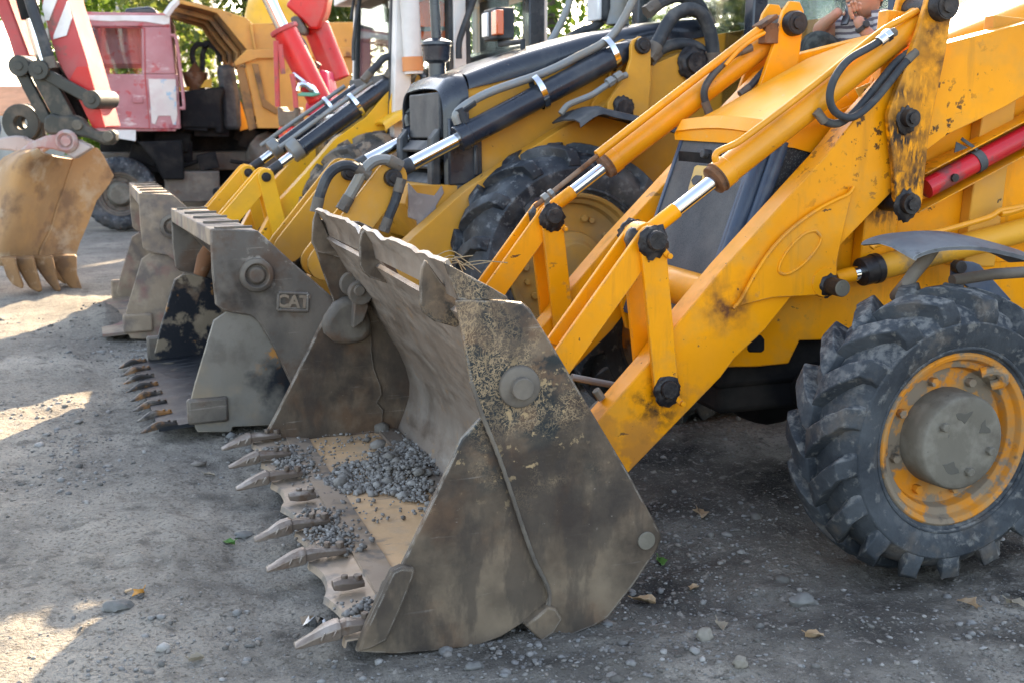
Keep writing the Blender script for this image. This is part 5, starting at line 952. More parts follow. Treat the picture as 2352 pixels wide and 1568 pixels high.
q=E.at(*c(18,(1130,490))[0],-.35); mb=MB(); mb.lathe([(-.36,.05),(-.385,.075),(-.36,.10),(-.34,.10)],o=(q.x,0,q.z),n=24); mb.cyl((q.x,-.38,q.z),(q.x,-.2,q.z),.045,n=16); mb.build('pin',M['exw'],bE,bevel=.004)
for y0,pp in ((-.72,((0,520),(60,690),(110,760),(190,798),(215,788),(178,690),(150,600),(140,520))),(-.58,((120,520),(170,640),(260,790),(340,832),(382,822),(345,690),(320,600),(300,510))),(-.42,((290,510),(330,620),(420,740),(505,830),(550,822),(510,705),(490,600),(470,500))),(-.22,((460,500),(500,620),(560,720),(640,800),(700,818),(745,830),(690,670),(688,500)))):
    q=[E.at(*p,y0-.04) for p in c(19,*pp)]; MB().ext(q,(-.05,.13,0)).build('tooth',M['exteeth'],bE,bevel=.02,seg=3)
# --- faded red tipper truck
Tk=Frame(*K(-3.4,16.7),YK+R(14))
TT=thing('tipper_truck','faded red and pink tipper truck with an orange yellow dump body over its cab','tipper truck',Tk)
def tk(y,n,*p): return Tk.xz(y,c(n,*p))
YN=-1.2
def plate(name,pts,y,d,m,par=TT,bv=.01): return MB().prism(pts,y,y+d).build(name,m,par,bevel=bv)
cab_o=[]
top=tk(YN,1,(560,185),(1172,185),(1170,112),(600,112),(570,130)); lowp=tk(YN,1,(590,512),(1210,512),(1243,890),(715,893),(640,700))
lp=tk(YN,1,(560,185),(650,190),(655,512),(590,512)); rp=tk(YN,1,(975,187),(1173,185),(1210,512),(975,512))
mb=MB()
for y in (YN,YN+2.2):
    for p_ in (top,lowp,lp,rp): mb.prism(p_,y,y+.05)
xl,xr_=top[0][0],top[1][0]; zt=top[3][1]; zb=lowp[2][1]
mb.box(((xl+xr_)/2,YN+1.12,zt+.02),(xr_-xl,2.26,.06)); mb.box((lowp[2][0]-.03,YN+1.12,(zb+lowp[0][1])/2),(.06,2.2,lowp[0][1]-zb)); mb.box((xr_-.03,YN+1.12,(zt+lowp[0][1])/2),(.06,2.2,zt-lowp[0][1])); mb.box(((xl+xr_)/2,YN+1.12,zb),(xr_-xl,2.2,.06))
mb.box(((xl+xr_)/2,YN+1.2,zt-.32),(xr_-xl,1.8,.5)); cabm=mb.build('cab',M['redtruck'],TT,bevel=.015)
plate('roof_band',tk(YN,1,(570,160),(600,140),(760,150),(860,145),(1000,152),(1130,172),(1168,165),(1170,108),(585,106),(565,125)),YN-.012,.012,M['white'],cabm,.004)
plate('filler_patch',tk(YN,1,(1022,545),(1210,548),(1216,700),(1222,790),(1210,865),(1190,860),(1175,800),(1090,800),(1070,860),(1045,850),(1035,700)),YN-.012,.012,M['patch'],cabm,.004)
plate('door_handle',tk(YN,1,(912,665),(985,668),(985,712),(912,710)),YN-.02,.02,M['redtruck'],cabm,.006)
mb=MB(); dl=[V((x,YN-.004,z)) for x,z in tk(YN,1,(690,200),(690,520),(720,880),(1030,885),(1000,540),(995,195),(690,190))]; mb.tube(dl,.008,6); mb.build('door_seam',M['fred'],cabm)
plate('window',tk(YN,1,(655,195),(975,195),(975,512),(655,512)),YN+.03,.006,M['glass'],cabm,0); plate('window',tk(YN,1,(655,195),(975,195),(975,512),(655,512)),YN+2.2,.006,M['glass'],cabm,0)
mb=MB(); mb.prism(tk(YN,1,(690,205),(690,510),(675,510),(675,205)),YN+.01,YN+.06); mb.build('window_post',M['fred'],cabm)
plate('roof_hatch',tk(YN+.8,1,(862,65),(1040,48),(1070,70),(1105,105),(865,102)),YN+.7,.7,M['black'],cabm,.03)
mb=MB(); mb.ext([Tk.at(*p,YN-.25) for p in c(1,(590,210),(640,185),(650,200),(655,490),(625,500),(600,420),(585,320))],(0,.12,0)); mb.build('mirror',M['black'],cabm,bevel=.03)
q=Tk.at(*c(1,(545,165))[0],YN-.2); MB().blob((q.x,YN-.2,q.z),.13,2,.02,1,(1,.6,1)).build('indicator_lamp',M['amber'],cabm)
mb=MB(); mb.tube(crv([Tk.at(*p,YN-.05) for p in c(20,(235,400),(290,430),(330,700),(380,1180),(360,1215),(330,1215))],3),.02,8); mb.build('grab_rail',M['redtruck'],cabm)
# fender, steps, wheel
mb=MB(); mb.prism(tk(YN,1,(735,960),(850,950),(960,1000),(1060,1110),(1120,1240),(1270,1240),(1250,970),(940,980),(940,895),(740,895)),YN+.02,YN+.3); mb.build('step_box',M['chass'],TT,bevel=.02)
plate('white_panel',tk(YN,1,(770,897),(935,897),(935,975),(780,950)),YN-.0,.02,M['white'],TT,.004)
qw=Tk.at(275,447,YN); RW=.475
def hubT(o,s,w,rim):
    mb=MB(); mb.lathe([(s*w*.3,.17),(s*w*.75,.15),(s*w*.95,.12),(s*w*.95,.001)],n=28); mb.build('hub_cap',M['hub'],o,bevel=.004)
for x in (qw.x,qw.x+3.6,qw.x+4.9):
    for s_ in (-1,1): wheel(TT,(x,s_*1.02 if s_<0 else 1.02,RW),RW,.16,.27,.012,30,.05,M['mudtyre'] if x>qw.x else M['bigtyre'],M['dirty'],hubT,side=s_,swing=.02)
mb=MB(); mb.box((qw.x+2.6,0,.85),(6.4,.8,.25)); mb.box((qw.x+.9,-.9,.55),(.7,.4,.4)); mb.box((qw.x+2.3,-.75,.8),(.9,.6,.4)); mb.cyl((qw.x+1.5,-1.0,.55),(qw.x+2.3,-1.0,.55),.25); mb.blob((qw.x+1.9,-.8,.95),.3,2,.3); mb.build('chassis',M['dirty'],TT,bevel=.02)
mb=MB(); rq=random.Random(5)
for k in range(40): mb.box((qw.x+rq.uniform(.3,4.5),rq.uniform(-.9,-.2),rq.uniform(.45,1.35)),(rq.uniform(.1,.5),rq.uniform(.1,.4),rq.uniform(.08,.3)),Matrix.Rotation(rq.uniform(-.4,.4),3,'Y'))
for k in range(8): x_=qw.x+rq.uniform(.3,4); mb.tube(crv([(x_,-.9,rq.uniform(.5,1.2)),(x_+.3,-.95,rq.uniform(.5,1.2)),(x_+.7,-.9,rq.uniform(.5,1.2))],4),.03,6)
mb.box((qw.x+2.2,0,.95),(5,.2,1.0)); mb.build('drivetrain',M['chass'],TT,bevel=.01)
mb=MB(); mb.prism(tk(-1.0,20,(330,1030),(690,985),(830,970),(835,1030),(800,1120),(825,1500),(740,1500),(735,1440),(345,1440)),-1.0,.6); mb.build('fuel_tank',M['chass'],TT,bevel=.03)
mb=MB(); mb.prism(tk(-.9,20,(740,740),(800,725),(920,725),(950,780),(1010,1100),(1025,1460),(820,1460),(800,1120),(770,900)),-.9,.4); mb.build('air_filter_box',M['blackm'],TT,bevel=.06)
mb=MB(); mb.tube(crv([Tk.at(*p,-.3) for p in c(20,(520,800),(480,660),(480,560),(540,500),(620,510),(640,480),(740,560),(800,700))],4),.035,8); mb.tube(crv([Tk.at(*p,-.2) for p in c(20,(590,790),(590,620),(620,530),(640,500))],4),.035,8); mb.build('air_hose',M['hose'],TT)
q=Tk.at(*c(20,(510,900))[0],-.5); mb=MB(); mb.lathe([(q.z-.22,.08),(q.z,.15),(q.z+.10,.165),(q.z+.11,.1),(q.z+.24,.001)],o=(q.x,-.5,0),ax='z',n=20); mb.build('rusty_drum',M['rust'],TT)
mb=MB(); mb.prism(tk(-.7,20,(560,985),(620,900),(690,880),(690,985)),-.7,-.6); mb.prism(tk(-.7,20,(310,980),(440,975),(440,1015),(310,1020)),-.7,-.6); mb.prism(tk(-.7,20,(1015,1130),(1105,1440),(1010,1470)),-.7,-.6); mb.build('yellow_bracket',M['bright'],TT)
# dump body
bs=tk(-1.3,20,(330,0),(330,42),(560,95),(750,150),(910,345),(1085,560),(1195,655),(1195,668),(1065,712),(1150,1100),(1205,1440),(2100,1440),(2300,700),(2300,250),(1145,265),(1085,205),(760,100))
db=MB().prism(bs,-1.3,-1.24).build('dump_body',M['tip'],TT,bevel=.01); MB().prism(bs,1.24,1.3).build('dump_body_side',M['tip'],db,bevel=.01)
N_=[Tk.at(*p,-1.24) for p in c(20,(330,42),(560,95),(750,150),(910,345),(1085,560),(1060,715))]
F_=[Tk.at(*p,-.25) for p in c(20,(215,178),(400,240),(575,290),(690,470),(800,600),(815,705))]
rows=[[a,a.lerp(b,.5),b,V((b.x,.25,b.z)),V((a.x,1.24,a.z))] for a,b in zip(N_,F_)]
MB().grid(rows,.05).build('cab_guard',M['tipd'],db,ang=20)
for t in (.25,.55,.8):
    mb=MB(); mb.tube([a.lerp(b,t)+V((-.03,-.02,-.03)) for a,b in zip(N_,F_)],.035,6); mb.build('guard_rib',M['tipd'],db)
mb=MB(); mb.tube([Tk.at(*p,-1.26) for p in c(20,(180,170),(250,70),(320,5))],.05,6); mb.build('guard_edge',M['offwhite'],db)
mb=MB(); mb.prism(tk(-1.3,20,(1080,560),(2300,530),(2300,640),(1200,660),(1090,700),(960,745),(940,700)),-1.36,-1.3); mb.prism(tk(-1.3,20,(1115,270),(1140,265),(1190,560),(1165,560)),-1.36,-1.3); mb.build('body_rib',M['tip'],db,bevel=.01)
mb=MB(); mb.prism(tk(-1.3,20,(965,770),(1050,740),(1120,1000),(1195,1440),(1110,1470),(1040,1150)),-1.28,-1.1); mb.prism(tk(-1.3,20,(1140,720),(1210,720),(1290,1120),(1420,1220),(1420,1290),(1260,1200)),-1.34,-1.28); mb.build('body_strut',M['tipd'],db,bevel=.01)
mb=MB(); zf_=bs[10][1]; mb.box(((bs[10][0]+bs[11][0])/2,0,zf_+.03),(bs[11][0]-bs[10][0],2.5,.06)); mb.build('body_floor',M['tip'],db)
# --- red machine with twin rams
Cn=Frame(*K(-2.2,13.2),YK)
TN=thing('crane_truck','red loading crane with two slanted bare rams standing before the dump body','crane',Cn)
def cn(y,n,*p): return [Cn.at(a,b,y) for a,b in c(n,*p)]
a_,b_=cn(-.3,20,(1490,310),(1900,1130)); mb=MB(); mb.tube([a_,b_],.13,18); mb.lathe
r1=mb.build('lifting_ram',M['red'],TN,bevel=.01); t_=cn(-.3,20,(1290,-100),(1490,320)); MB().cyl(t_[0],t_[1],.072,n=16).build('rod',M['chrome'],r1)
q,q2=a_,a_.lerp(b_,.06); MB().cyl(q,q2,.155,n=18).build('gland',M['fred'],r1,bevel=.01)
a_,b_=cn(.5,20,(1860,290),(2100,900)); r2=MB().tube([a_,b_],.15,18).build('lifting_ram',M['red'],TN,bevel=.01); t_=cn(.5,20,(1700,-100),(1880,300)); MB().cyl(t_[0],t_[1],.085,n=16).build('rod',M['chrome'],r2)
mb=MB(); mb.ext(cn(.2,20,(1510,60),(1560,0),(1700,-200),(2020,-200),(1970,120),(1890,330),(1790,330),(1700,230)),(0,.35,0)); mb.build('jib',M['red'],TN,bevel=.03)
mb=MB(); mb.ext(cn(.1,20,(1560,200),(1640,170),(1740,330),(1720,400),(1640,380)),(0,.3,0)); mb.build('valve_block',M['dirty'],TN,bevel=.03)
for pp in (((1410,460),(1415,700),(1430,1200)),((1590,830),(1620,1000),(1635,1210)),((1455,500),(1470,640),(1490,830))):
    mb=MB(); mb.tube(cn(-.5,20,*pp),.028,8); mb.build('control_pipe',M['fred'],TN)
mb=MB(); mb.tube(crv(cn(-.1,20,(1640,400),(1720,500),(1780,680),(1830,760),(1860,740)),4),.035,8); mb.build('loop_hose',M['hose'],TN)
mb=MB(); mb.tube(crv(cn(-.45,20,(1600,830),(1720,920),(1820,990),(1860,1050)),4),.03,8); mb.tube(crv(cn(-.5,20,(1660,1020),(1680,960),(1740,950),(1820,1010)),4),.03,8); mb.build('bent_tube',M['chrome'],TN)
MB().ext(cn(-.5,20,(1640,1060),(1700,1035),(1890,1040),(1890,1065),(1820,1085),(1650,1080)),(0,.3,0)).build('green_cap',mat('green_cap',(.12,.34,.25),.5),TN,bevel=.02)
mb=MB(); mb.ext(cn(-.4,20,(1420,1200),(1470,1200),(1480,1250),(1610,1250),(1610,1200),(1650,1210),(1660,1420),(1440,1420)),(0,.4,0)); mb.build('control_box',M['hub'],TN,bevel=.02)
mb=MB(); mb.ext(cn(-.4,20,(1435,1425),(1740,1415),(1900,1380),(1900,1900),(1460,1900)),(0,1.6,0)); mb.build('base',M['red'],TN,bevel=.02)
mb=MB(); mb.ext(cn(-.42,20,(1480,1470),(1540,1470),(1550,1530),(1490,1530)),(0,.03,0)); mb.build('tail_lamp',M['amber'],TN,bevel=.01)
mb=MB(); mb.ext(cn(-.1,20,(1740,1180),(1900,780),(1980,800),(2050,1300),(1740,1300)),(0,.6,0)); mb.build('column',mat('pink_red',(.62,.06,.13),.5),TN,bevel=.02)
q=Cn.at(640,420,0); mb=MB(); mb.box((q.x+.4,.5,.45),(2.2,1.4,.5)); mb.build('undercarriage',M['chass'],TN,bevel=.03)
# --- mixer drum far behind
Mx=Frame(*K(-3.5,21),YK); TM=thing('mixer_drum','rounded bright yellow drum rising above the dump body','mixer drum',Mx)
q=Mx.at(*c(20,(1380,190))[0],0); mb=MB(); mb.lathe([(-.45,.25),(-.35,.52),(0,.62),(.3,.55),(.5,.3)],o=(q.x,0,q.z-.15),ax='x',n=36); mb.build('drum',M['bright'],TM,ang=60); mb=MB(); 
for x in (-.3,.3): mb.box((q.x+x,0,(q.z-.4)/2),(.15,.8,q.z-.4))
mb.box((q.x,0,.6),(3.6,1.0,.3)); mb.build('drum_frame',M['chass'],TM)
# --- timber/concrete block behind the far bucket
p=gpt(475,500); bl=MB().box((0,0,.26),(2.6,.5,.52)).build('concrete_block',mat('weathered_concrete',(.30,.25,.20),.9,layers=[dict(c=(.18,.14,.11),s=4,lo=.45,hi=.65,a=.8)],bump=(20,.3)),None,bevel=.02); bl.location=(p.x,p.y+.6,0); bl.rotation_euler=(0,0,YK); tag(bl,'long low weathered concrete block lying behind the farthest front bucket','block')
# ------------------------------------------------------------------ buildings far left
def bld(name,label,r_,f_,w_,d_,h_,m,cat='building'):
    x,y=K(r_,f_); o=thing(name,label,cat,None,(x,y,0),YK); MB().box((0,0,h_/2),(w_,d_,h_)).build('wall',m,o,bevel=.02); return o
cw_=mat('grey_render',(.42,.40,.37),.9,layers=[dict(c=(.30,.28,.26),s=.6,lo=.45,hi=.65,a=.7,st=(3,3,.4))])
o=bld('warehouse','tall grey panelled warehouse standing behind the red truck cab',-13.6,44,3.6,9,14,cw_)
mb=MB(); 
for k in range(4): mb.box((-1.5+k*1.0,-4.52,7),(.06,.06,14))
mb.build('panel_joint',M['hub'],o)
o=bld('shed','low pale shed with an orange tiled roof at the far left edge',-18.9,40,8,5,1.2,mat('pale_wall',(.55,.52,.48),.9,layers=[dict(c=(.35,.33,.3),s=1,lo=.5,hi=.6,a=.6)]))
mb=MB(); mb.ext([(-4.3,-2.9,1.2),(4.3,-2.9,1.2),(4.3,0,2.1),(-4.3,0,2.1)],(0,0,.12)); mb.ext([(-4.3,2.9,1.2),(4.3,2.9,1.2),(4.3,0.02,2.1),(-4.3,.02,2.1)],(0,0,.12)); mb.build('roof',mat('orange_tiles',(.62,.29,.15),.85,layers=[dict(c=(.45,.2,.1),s=3,lo=.45,hi=.6,a=.6)]),o)
mb=MB(); mb.box((1.0,-2.52,.6),(.8,.05,.5)); mb.build('window',M['chass'],o); mb=MB(); mb.box((-1.2,-2.52,.6),(.8,.05,.5)); mb.build('window',M['chass'],o)
x,y=K(-13.5,33); wl=MB().box((0,0,.65),(7,.25,1.3)).build('concrete_wall',cw_,None,bevel=.02); wl.location=(x,y,0); wl.rotation_euler=(0,0,YK); tag(wl,'low grey concrete wall running below the orange roofed shed','wall')
# ------------------------------------------------------------------ trees
def leafmat(n,cols):
    m=bpy.data.materials.new(n); m.use_nodes=True; nt=m.node_tree; N=nt.nodes; L=nt.links
    b=N['Principled BSDF']; out=[q for q in N if q.type=='OUTPUT_MATERIAL'][0]
    g=N.new('ShaderNodeNewGeometry'); r=N.new('ShaderNodeValToRGB'); L.new(g.outputs['Random Per Island'],r.inputs[0]); e=r.color_ramp.elements; e[0].color=cols[0]+(1,); e[1].color=cols[-1]+(1,)
    for i,cc in enumerate(cols[1:-1]): q=e.new((i+1)/(len(cols)-1)); q.color=cc+(1,)
    L.new(r.outputs[0],b.inputs['Base Color']); b.inputs['Roughness'].default_value=.5; b.inputs['Specular IOR Level'].default_value=.3
    t=N.new('ShaderNodeBsdfTranslucent'); hs=N.new('ShaderNodeHueSaturation'); hs.inputs['Value'].default_value=1.7; hs.inputs['Saturation'].default_value=1.1; hs.inputs['Hue'].default_value=.485; L.new(r.outputs[0],hs.inputs['Color']); L.new(hs.outputs[0],t.inputs[0])
    x=N.new('ShaderNodeMixShader'); x.inputs[0].default_value=.5; L.new(b.outputs[0],x.inputs[1]); L.new(t.outputs[0],x.inputs[2]); L.new(x.outputs[0],out.inputs[0]); return m
LM=[leafmat('leaf_green_%s'%k,v) for k,v in (('deep',[(.035,.075,.018),(.055,.11,.025),(.085,.14,.03)]),('fresh',[(.05,.10,.02),(.085,.15,.028),(.13,.19,.035)]),('olive',[(.06,.085,.025),(.10,.13,.035),(.15,.17,.05)]))]
bark=mat('bark',(.11,.085,.06),.95,layers=[dict(c=(.05,.04,.03),s=8,lo=.45,hi=.6,st=(1,1,.3))],bump=(20,.5))
def tree(kind,seed,h,cr,low,n,leaf,label,loc,m):
    rg=np.random.default_rng(seed); o=thing('tree',label,'tree',None,(loc[0],loc[1],0),0,'trees behind the machines')
    mb=MB(); tr=[V((.12*math.sin(k*1.3+seed),.12*math.cos(k*1.7+seed),h*.85*k/6)) for k in range(7)]; mb.tube(crv(tr,2),[.22-.016*k for k in range(13)],10)
    cl=[]
    for k in range(34):
        z=low+(h-low)*rg.uniform(0,1); t=(z-low)/(h-low); rad=cr*(math.sin(PI*(.18+.72*t))**.7)*rg.uniform(.35,1.0); a=rg.uniform(0,6.28)
        p=V((rad*math.cos(a),rad*math.sin(a),z)); cl.append((p,cr*rg.uniform(.22,.42)))
        if k<12:
            b0=V((0,0,max(.3,z-rad*.6))); mb.tube(crv([b0,b0.lerp(p,.5)+V((0,0,.15)),p],3),[.07,.06,.05,.045,.035,.028,.02],6)
    mb.build('trunk',bark,o,ang=60)
    per=n//len(cl); P=[];Q=[]
    for p,r_ in cl:
        d=rg.normal(size=(per,3)); d/=np.linalg.norm(d,axis=1)[:,None]; rr=r_*rg.uniform(.25,1,(per,1))**.5; P.append(np.array(p)+d*rr*np.array([1.15,1.15,.85]))
    P=np.concatenate(P); P=P[P[:,2]>.15]; m_=len(P)
    u=rg.normal(size=(m_,3)); u/=np.linalg.norm(u,axis=1)[:,None]; w_=rg.normal(size=(m_,3)); w_-=u*(u*w_).sum(1)[:,None]; w_/=np.linalg.norm(w_,axis=1)[:,None]
    s_=leaf*rg.uniform(.6,1.3,(m_,1)); 
    VV=np.stack([P-u*s_,P+w_*s_*.42,P+u*s_,P-w_*s_*.42],1).reshape(-1,3); F=np.arange(m_*4).reshape(-1,4)
    me=bpy.data.meshes.new('crown'); me.from_pydata(VV.tolist(),[],F.tolist()); me.materials.append(m); cr_=bpy.data.objects.new('crown',me); C.objects.link(cr_); cr_.parent=o
    return o
spots=[(-9.6,30,7,2.6,.4,1),(-6.0,27,7.5,2.4,.5,2),(-2.4,29,8,2.8,.3,0),(1.0,26,7,2.6,.4,1),(4.2,28,8.5,2.9,.3,2),(7.4,25,7.5,2.6,.3,0),(10.0,27,8,2.8,.3,1),(5.9,21.5,5,1.9,.2,0),(12.8,24,7,2.5,.3,0),(-.8,34,10,3.2,.5,0),(8.6,33,10,3.3,.5,2)]
LB=['bushy green tree behind the cab of the red truck','olive tinted tree in the gap between truck cab and dump body','dark green tree behind the dump body','fresh green tree behind the white framed cab','broad olive tinted tree seen through the black cab window','dark tree behind the right post of the black cab','fresh sunlit tree beside the phoning man','small dark bush between the black cab and the seated man','dark tree at the right end of the tree row','tall dark tree rising behind the white cab','tall olive tinted tree behind the seated man']
for i,(r_,f_,h_,cr,low,k) in enumerate(spots):
    tree(k,i+3,h_,cr,low,9000,.13,LB[i],K(r_,f_),LM[k])
# ------------------------------------------------------------------ man with phone, seated behind the bonnet
SK=mat('skin',(.50,.27,.18),.5,layers=[dict(c=(.55,.22,.15),s=8,lo=.45,hi=.65,a=.5)],bump=(60,.04)); SK.node_tree.nodes['Principled BSDF'].inputs['Subsurface Weight'].default_value=.1
SHIRT=mat('striped_shirt',(.45,.42,.44),.9,layers=[dict(c=(.10,.09,.11),s=1,lo=.5,hi=.55)])
YM=5.62-4.36
def pm(dy,*p): return [A.at(a,b,YM+dy) for a,b in c(16,*p)]
TPn=thing('person','man in a striped shirt and dark trousers phoning behind the nearest yellow bonnet','person',A)
def skin(chains,name,m,parent,sub_=2):
    vs=[];es=[];rs=[]
    for ch in chains:
        prev=None
        for it in ch:
            if isinstance(it,int): i=it
            else: vs.append(it[0]); rs.append(it[1]); i=len(vs)-1
            if prev is not None: es.append((prev,i))
            prev=i
    me=bpy.data.meshes.new(name); me.from_pydata([tuple(v) for v in vs],es,[]); o=bpy.data.objects.new(name,me); C.objects.link(o); o.parent=parent
    sm=o.modifiers.new('skin','SKIN'); 
    for i,r_ in enumerate(rs): d=me.skin_vertices[0].data[i]; d.radius=(r_,r_) if not isinstance(r_,tuple) else r_; d.use_root=(i==0)
    sm.use_smooth_shade=True; s=o.modifiers.new('sub','SUBSURF'); s.levels=sub_; s.render_levels=sub_; me.materials.append(m); return o
sh_n=pm(-.10,(2010,330))[0]; sh_f=pm(.22,(1420,360))[0]; neck=pm(.03,(1800,300))[0]; hd=pm(.02,(1740,30))[0]
chest=pm(.05,(1780,480))[0]+V((.02,0,-.06)); hip=chest+V((.12,.0,-.42)); mid=chest.lerp(hip,.5)
el_n=pm(-.16,(1900,640))[0]; wr_n=pm(-.13,(1650,345))[0]; hn=pm(-.12,(1600,215))[0]
el_f=pm(.28,(1060,430))[0]; wr_f=pm(.10,(1300,215))[0]; hf=pm(.06,(1400,130))[0]
kn_n=pm(-.05,(1050,480))[0]; kn_f=pm(.22,(1000,470))[0]; ft_n=kn_n+V((-.05,-.02,-.46)); ft_f=kn_f+V((-.05,.02,-.46))
body=skin([[(hip,.15),(mid,.15),(chest,.15),(chest.lerp(neck,.6),.10),(neck,.058),(neck.lerp(hd,.5),.055)],
 [2,(sh_n,.065),(el_n,.050),(el_n.lerp(wr_n,.4),.044),(wr_n,.029),(hn,.036)],[2,(sh_f,.065),(el_f,.050),(el_f.lerp(wr_f,.4),.043),(wr_f,.028),(hf,.034)],
 [0,(hip+V((-.05,-.09,0)),.10),(kn_n,.065),(ft_n,.045),(ft_n+V((-.14,0,-.03)),.035)],[0,(hip+V((-.05,.10,0)),.10),(kn_f,.065),(ft_f,.045),(ft_f+V((-.14,0,-.03)),.035)]],'body',SK,TPn)
# head with face (looks to -x, slightly to camera)
mb=MB(); bmesh.ops.create_icosphere(mb.bm,subdivisions=4,radius=1)
for v in mb.bm.verts:
    x,y,z=v.co; 
    w_=.098*(1-.12*max(0,-z)); v.co=V((x*.105,y*.078*(1-.18*max(0,-z)),z*.125))
    if x<0:
        f=math.exp(-(y/.22)**2-((z+.05)/.28)**2); v.co.x-=.030*f*max(0,-x)
        v.co.x-=.012*math.exp(-(y/.45)**2-((z+.75)/.25)**2)*max(0,-x)
        v.co.x+=.010*max(0,-x)*(math.exp(-((y-.38)/.2)**2-((z-.12)/.16)**2)+math.exp(-((y+.38)/.2)**2-((z-.12)/.16)**2))
        v.co.x+=.006*max(0,-x)*math.exp(-(y/.4)**2-((z+.48)/.05)**2)
for s_ in (-1,1): mb.blob((.012,s_*.080,-.005),.03,2,.1,2,(.6,.35,1.05))
head=mb.build('head',SK,TPn,ang=80); head.location=hd+V((.0,0,.035)); head.rotation_euler=(0,R(8),R(28))
mb=MB(); 
for s_ in (-1,1): mb.blob((-.088,s_*.033,.018),.013,2,0)
mb.build('eyes',M['lens'],head)
mb=MB(); bmesh.ops.create_icosphere(mb.bm,subdivisions=3,radius=1)
for v in mb.bm.verts: 
    x,y,z=v.co; v.co=V((x*.106+.012,y*.083,max(z,-.1-.3*x if x<0 else -.45)*.13+.014)) if not (x<-.5 and z<.45) else V((x*.09+.012,y*.07,max(z,.3)*.12))
mb.build('hair',mat('short_dark_hair',(.03,.022,.018),.8),head)
# clothes
def sleeve(a,b,r0,r1,n_,m): return MB().tube([a,a.lerp(b,.5),b],[r0,(r0+r1)/2*1.03,r1],16).build(n_,m,TPn)
SH=bpy.data.materials.new('striped_shirt_cloth'); SH.use_nodes=True; nt=SH.node_tree; wv=nt.nodes.new('ShaderNodeTexWave'); wv.bands_direction='Z'; wv.inputs['Scale'].default_value=9; wv.inputs['Distortion'].default_value=2.5; wv.inputs['Detail'].default_value=2; tc=nt.nodes.new('ShaderNodeTexCoord'); nt.links.new(tc.outputs['Object'],wv.inputs[0]); rp_=nt.nodes.new('ShaderNodeValToRGB'); rp_.color_ramp.elements[0].color=(.13,.11,.13,1); rp_.color_ramp.elements[1].color=(.50,.47,.46,1); rp_.color_ramp.elements[0].position=.35; rp_.color_ramp.elements[1].position=.5; nt.links.new(wv.outputs[0],rp_.inputs[0]); nt.links.new(rp_.outputs[0],nt.nodes['Principled BSDF'].inputs['Base Color']); nt.nodes['Principled BSDF'].inputs['Roughness'].default_value=.9
TR=mat('dark_trousers',(.022,.026,.024),.9,layers=[dict(c=(.05,.055,.05),s=20,lo=.45,hi=.6)],bump=(15,.5))
skin([[(hip,.165),(mid,.168),(chest,.168),(chest.lerp(neck,.55),.115),(chest.lerp(neck,.85),.075)],[2,(sh_n,.082),(sh_n.lerp(el_n,.65),.072)],[2,(sh_f,.082),(sh_f.lerp(el_f,.45),.070)]],'shirt',SH,TPn)
skin([[(hip+V((.02,0,-.02)),.168),(hip+V((-.08,-.095,.0)),.12),(kn_n,.088),(ft_n,.065)],[0,(hip+V((-.08,.10,0)),.12),(kn_f,.088),(ft_f,.065)]],'trousers',TR,TPn)
for f in (ft_n,ft_f): MB().blob(f+V((-.09,0,-.05)),.075,3,.05,2,(1.7,.75,.6)).build('shoe',M['blackm'],TPn)
def fingers(palm,dirs,side_,name):
    for k,(d,L_) in enumerate(dirs):
        d=V(d).normalized(); b0=palm+V(side_)*(.018*(k-1.5)); ch=[(b0,.0105),(b0+d*L_*.45,.0098),(b0+d*L_*.8+V((.004,-.012,-.014)),.0088),(b0+d*L_*.85+V((.012,-.018,-.032)),.0078)]; skin([ch],name,SK,body,1)
fingers(hn+V((-.01,-.01,.02)),[((-.5,.1,.85),.085),((-.45,.1,.9),.095),((-.4,.1,.9),.09),((-.3,.1,.9),.07)],(.75,-.25,.25),'finger')
skin([[(hn+V((-.02,0,-.02)),.012),(hn+V((-.045,-.005,.02)),.011),(hn+V((-.05,-.005,.05)),.009)]],'thumb',SK,body,1)
fingers(hf+V((.02,-.01,.015)),[((.75,-.2,.3),.075),((.8,-.2,.15),.085),((.8,-.2,.0),.08),((.75,-.2,-.15),.065)],(.1,-.1,-.9),'finger')
skin([[(hf+V((.0,-.01,-.02)),.012),(hf+V((.03,-.015,-.03)),.011),(hf+V((.05,-.01,-.02)),.009)]],'thumb',SK,body,1)
d=(el_n-wr_n).normalized(); wq=wr_n+d*.012; mb=MB(); mb.cyl(wq-d*.012,wq+d*.012,.036,n=20); mb.cyl(wq+V((0,-.034,.012)),wq+V((0,-.046,.016)),.020,n=20); mb.build('wristwatch',M['blackm'],TPn,bevel=.003)
q=pm(.03,(1475,185))[0]; ph=MB().box((0,0,0),(.012,.066,.13),Matrix.Rotation(.25,3,'Y')).build('mobile_phone',M['black'],None,bevel=.006); ph.location=A.M@q; tag(ph,'black mobile phone held to the mouth of the seated man','phone')
hz_=hip.z-.17; cr=A.M@V((hip.x+.02,hip.y,0)); bx=MB(); bx.box((0,0,hz_/2),(.5,.42,hz_)); bx.box((0,0,hz_-.015),(.56,.46,.03)); sb=bx.build('tool_chest',M['chass'],None,bevel=.01); sb.location=cr; tag(sb,'dark upright tool chest the phoning man sits on','chest')
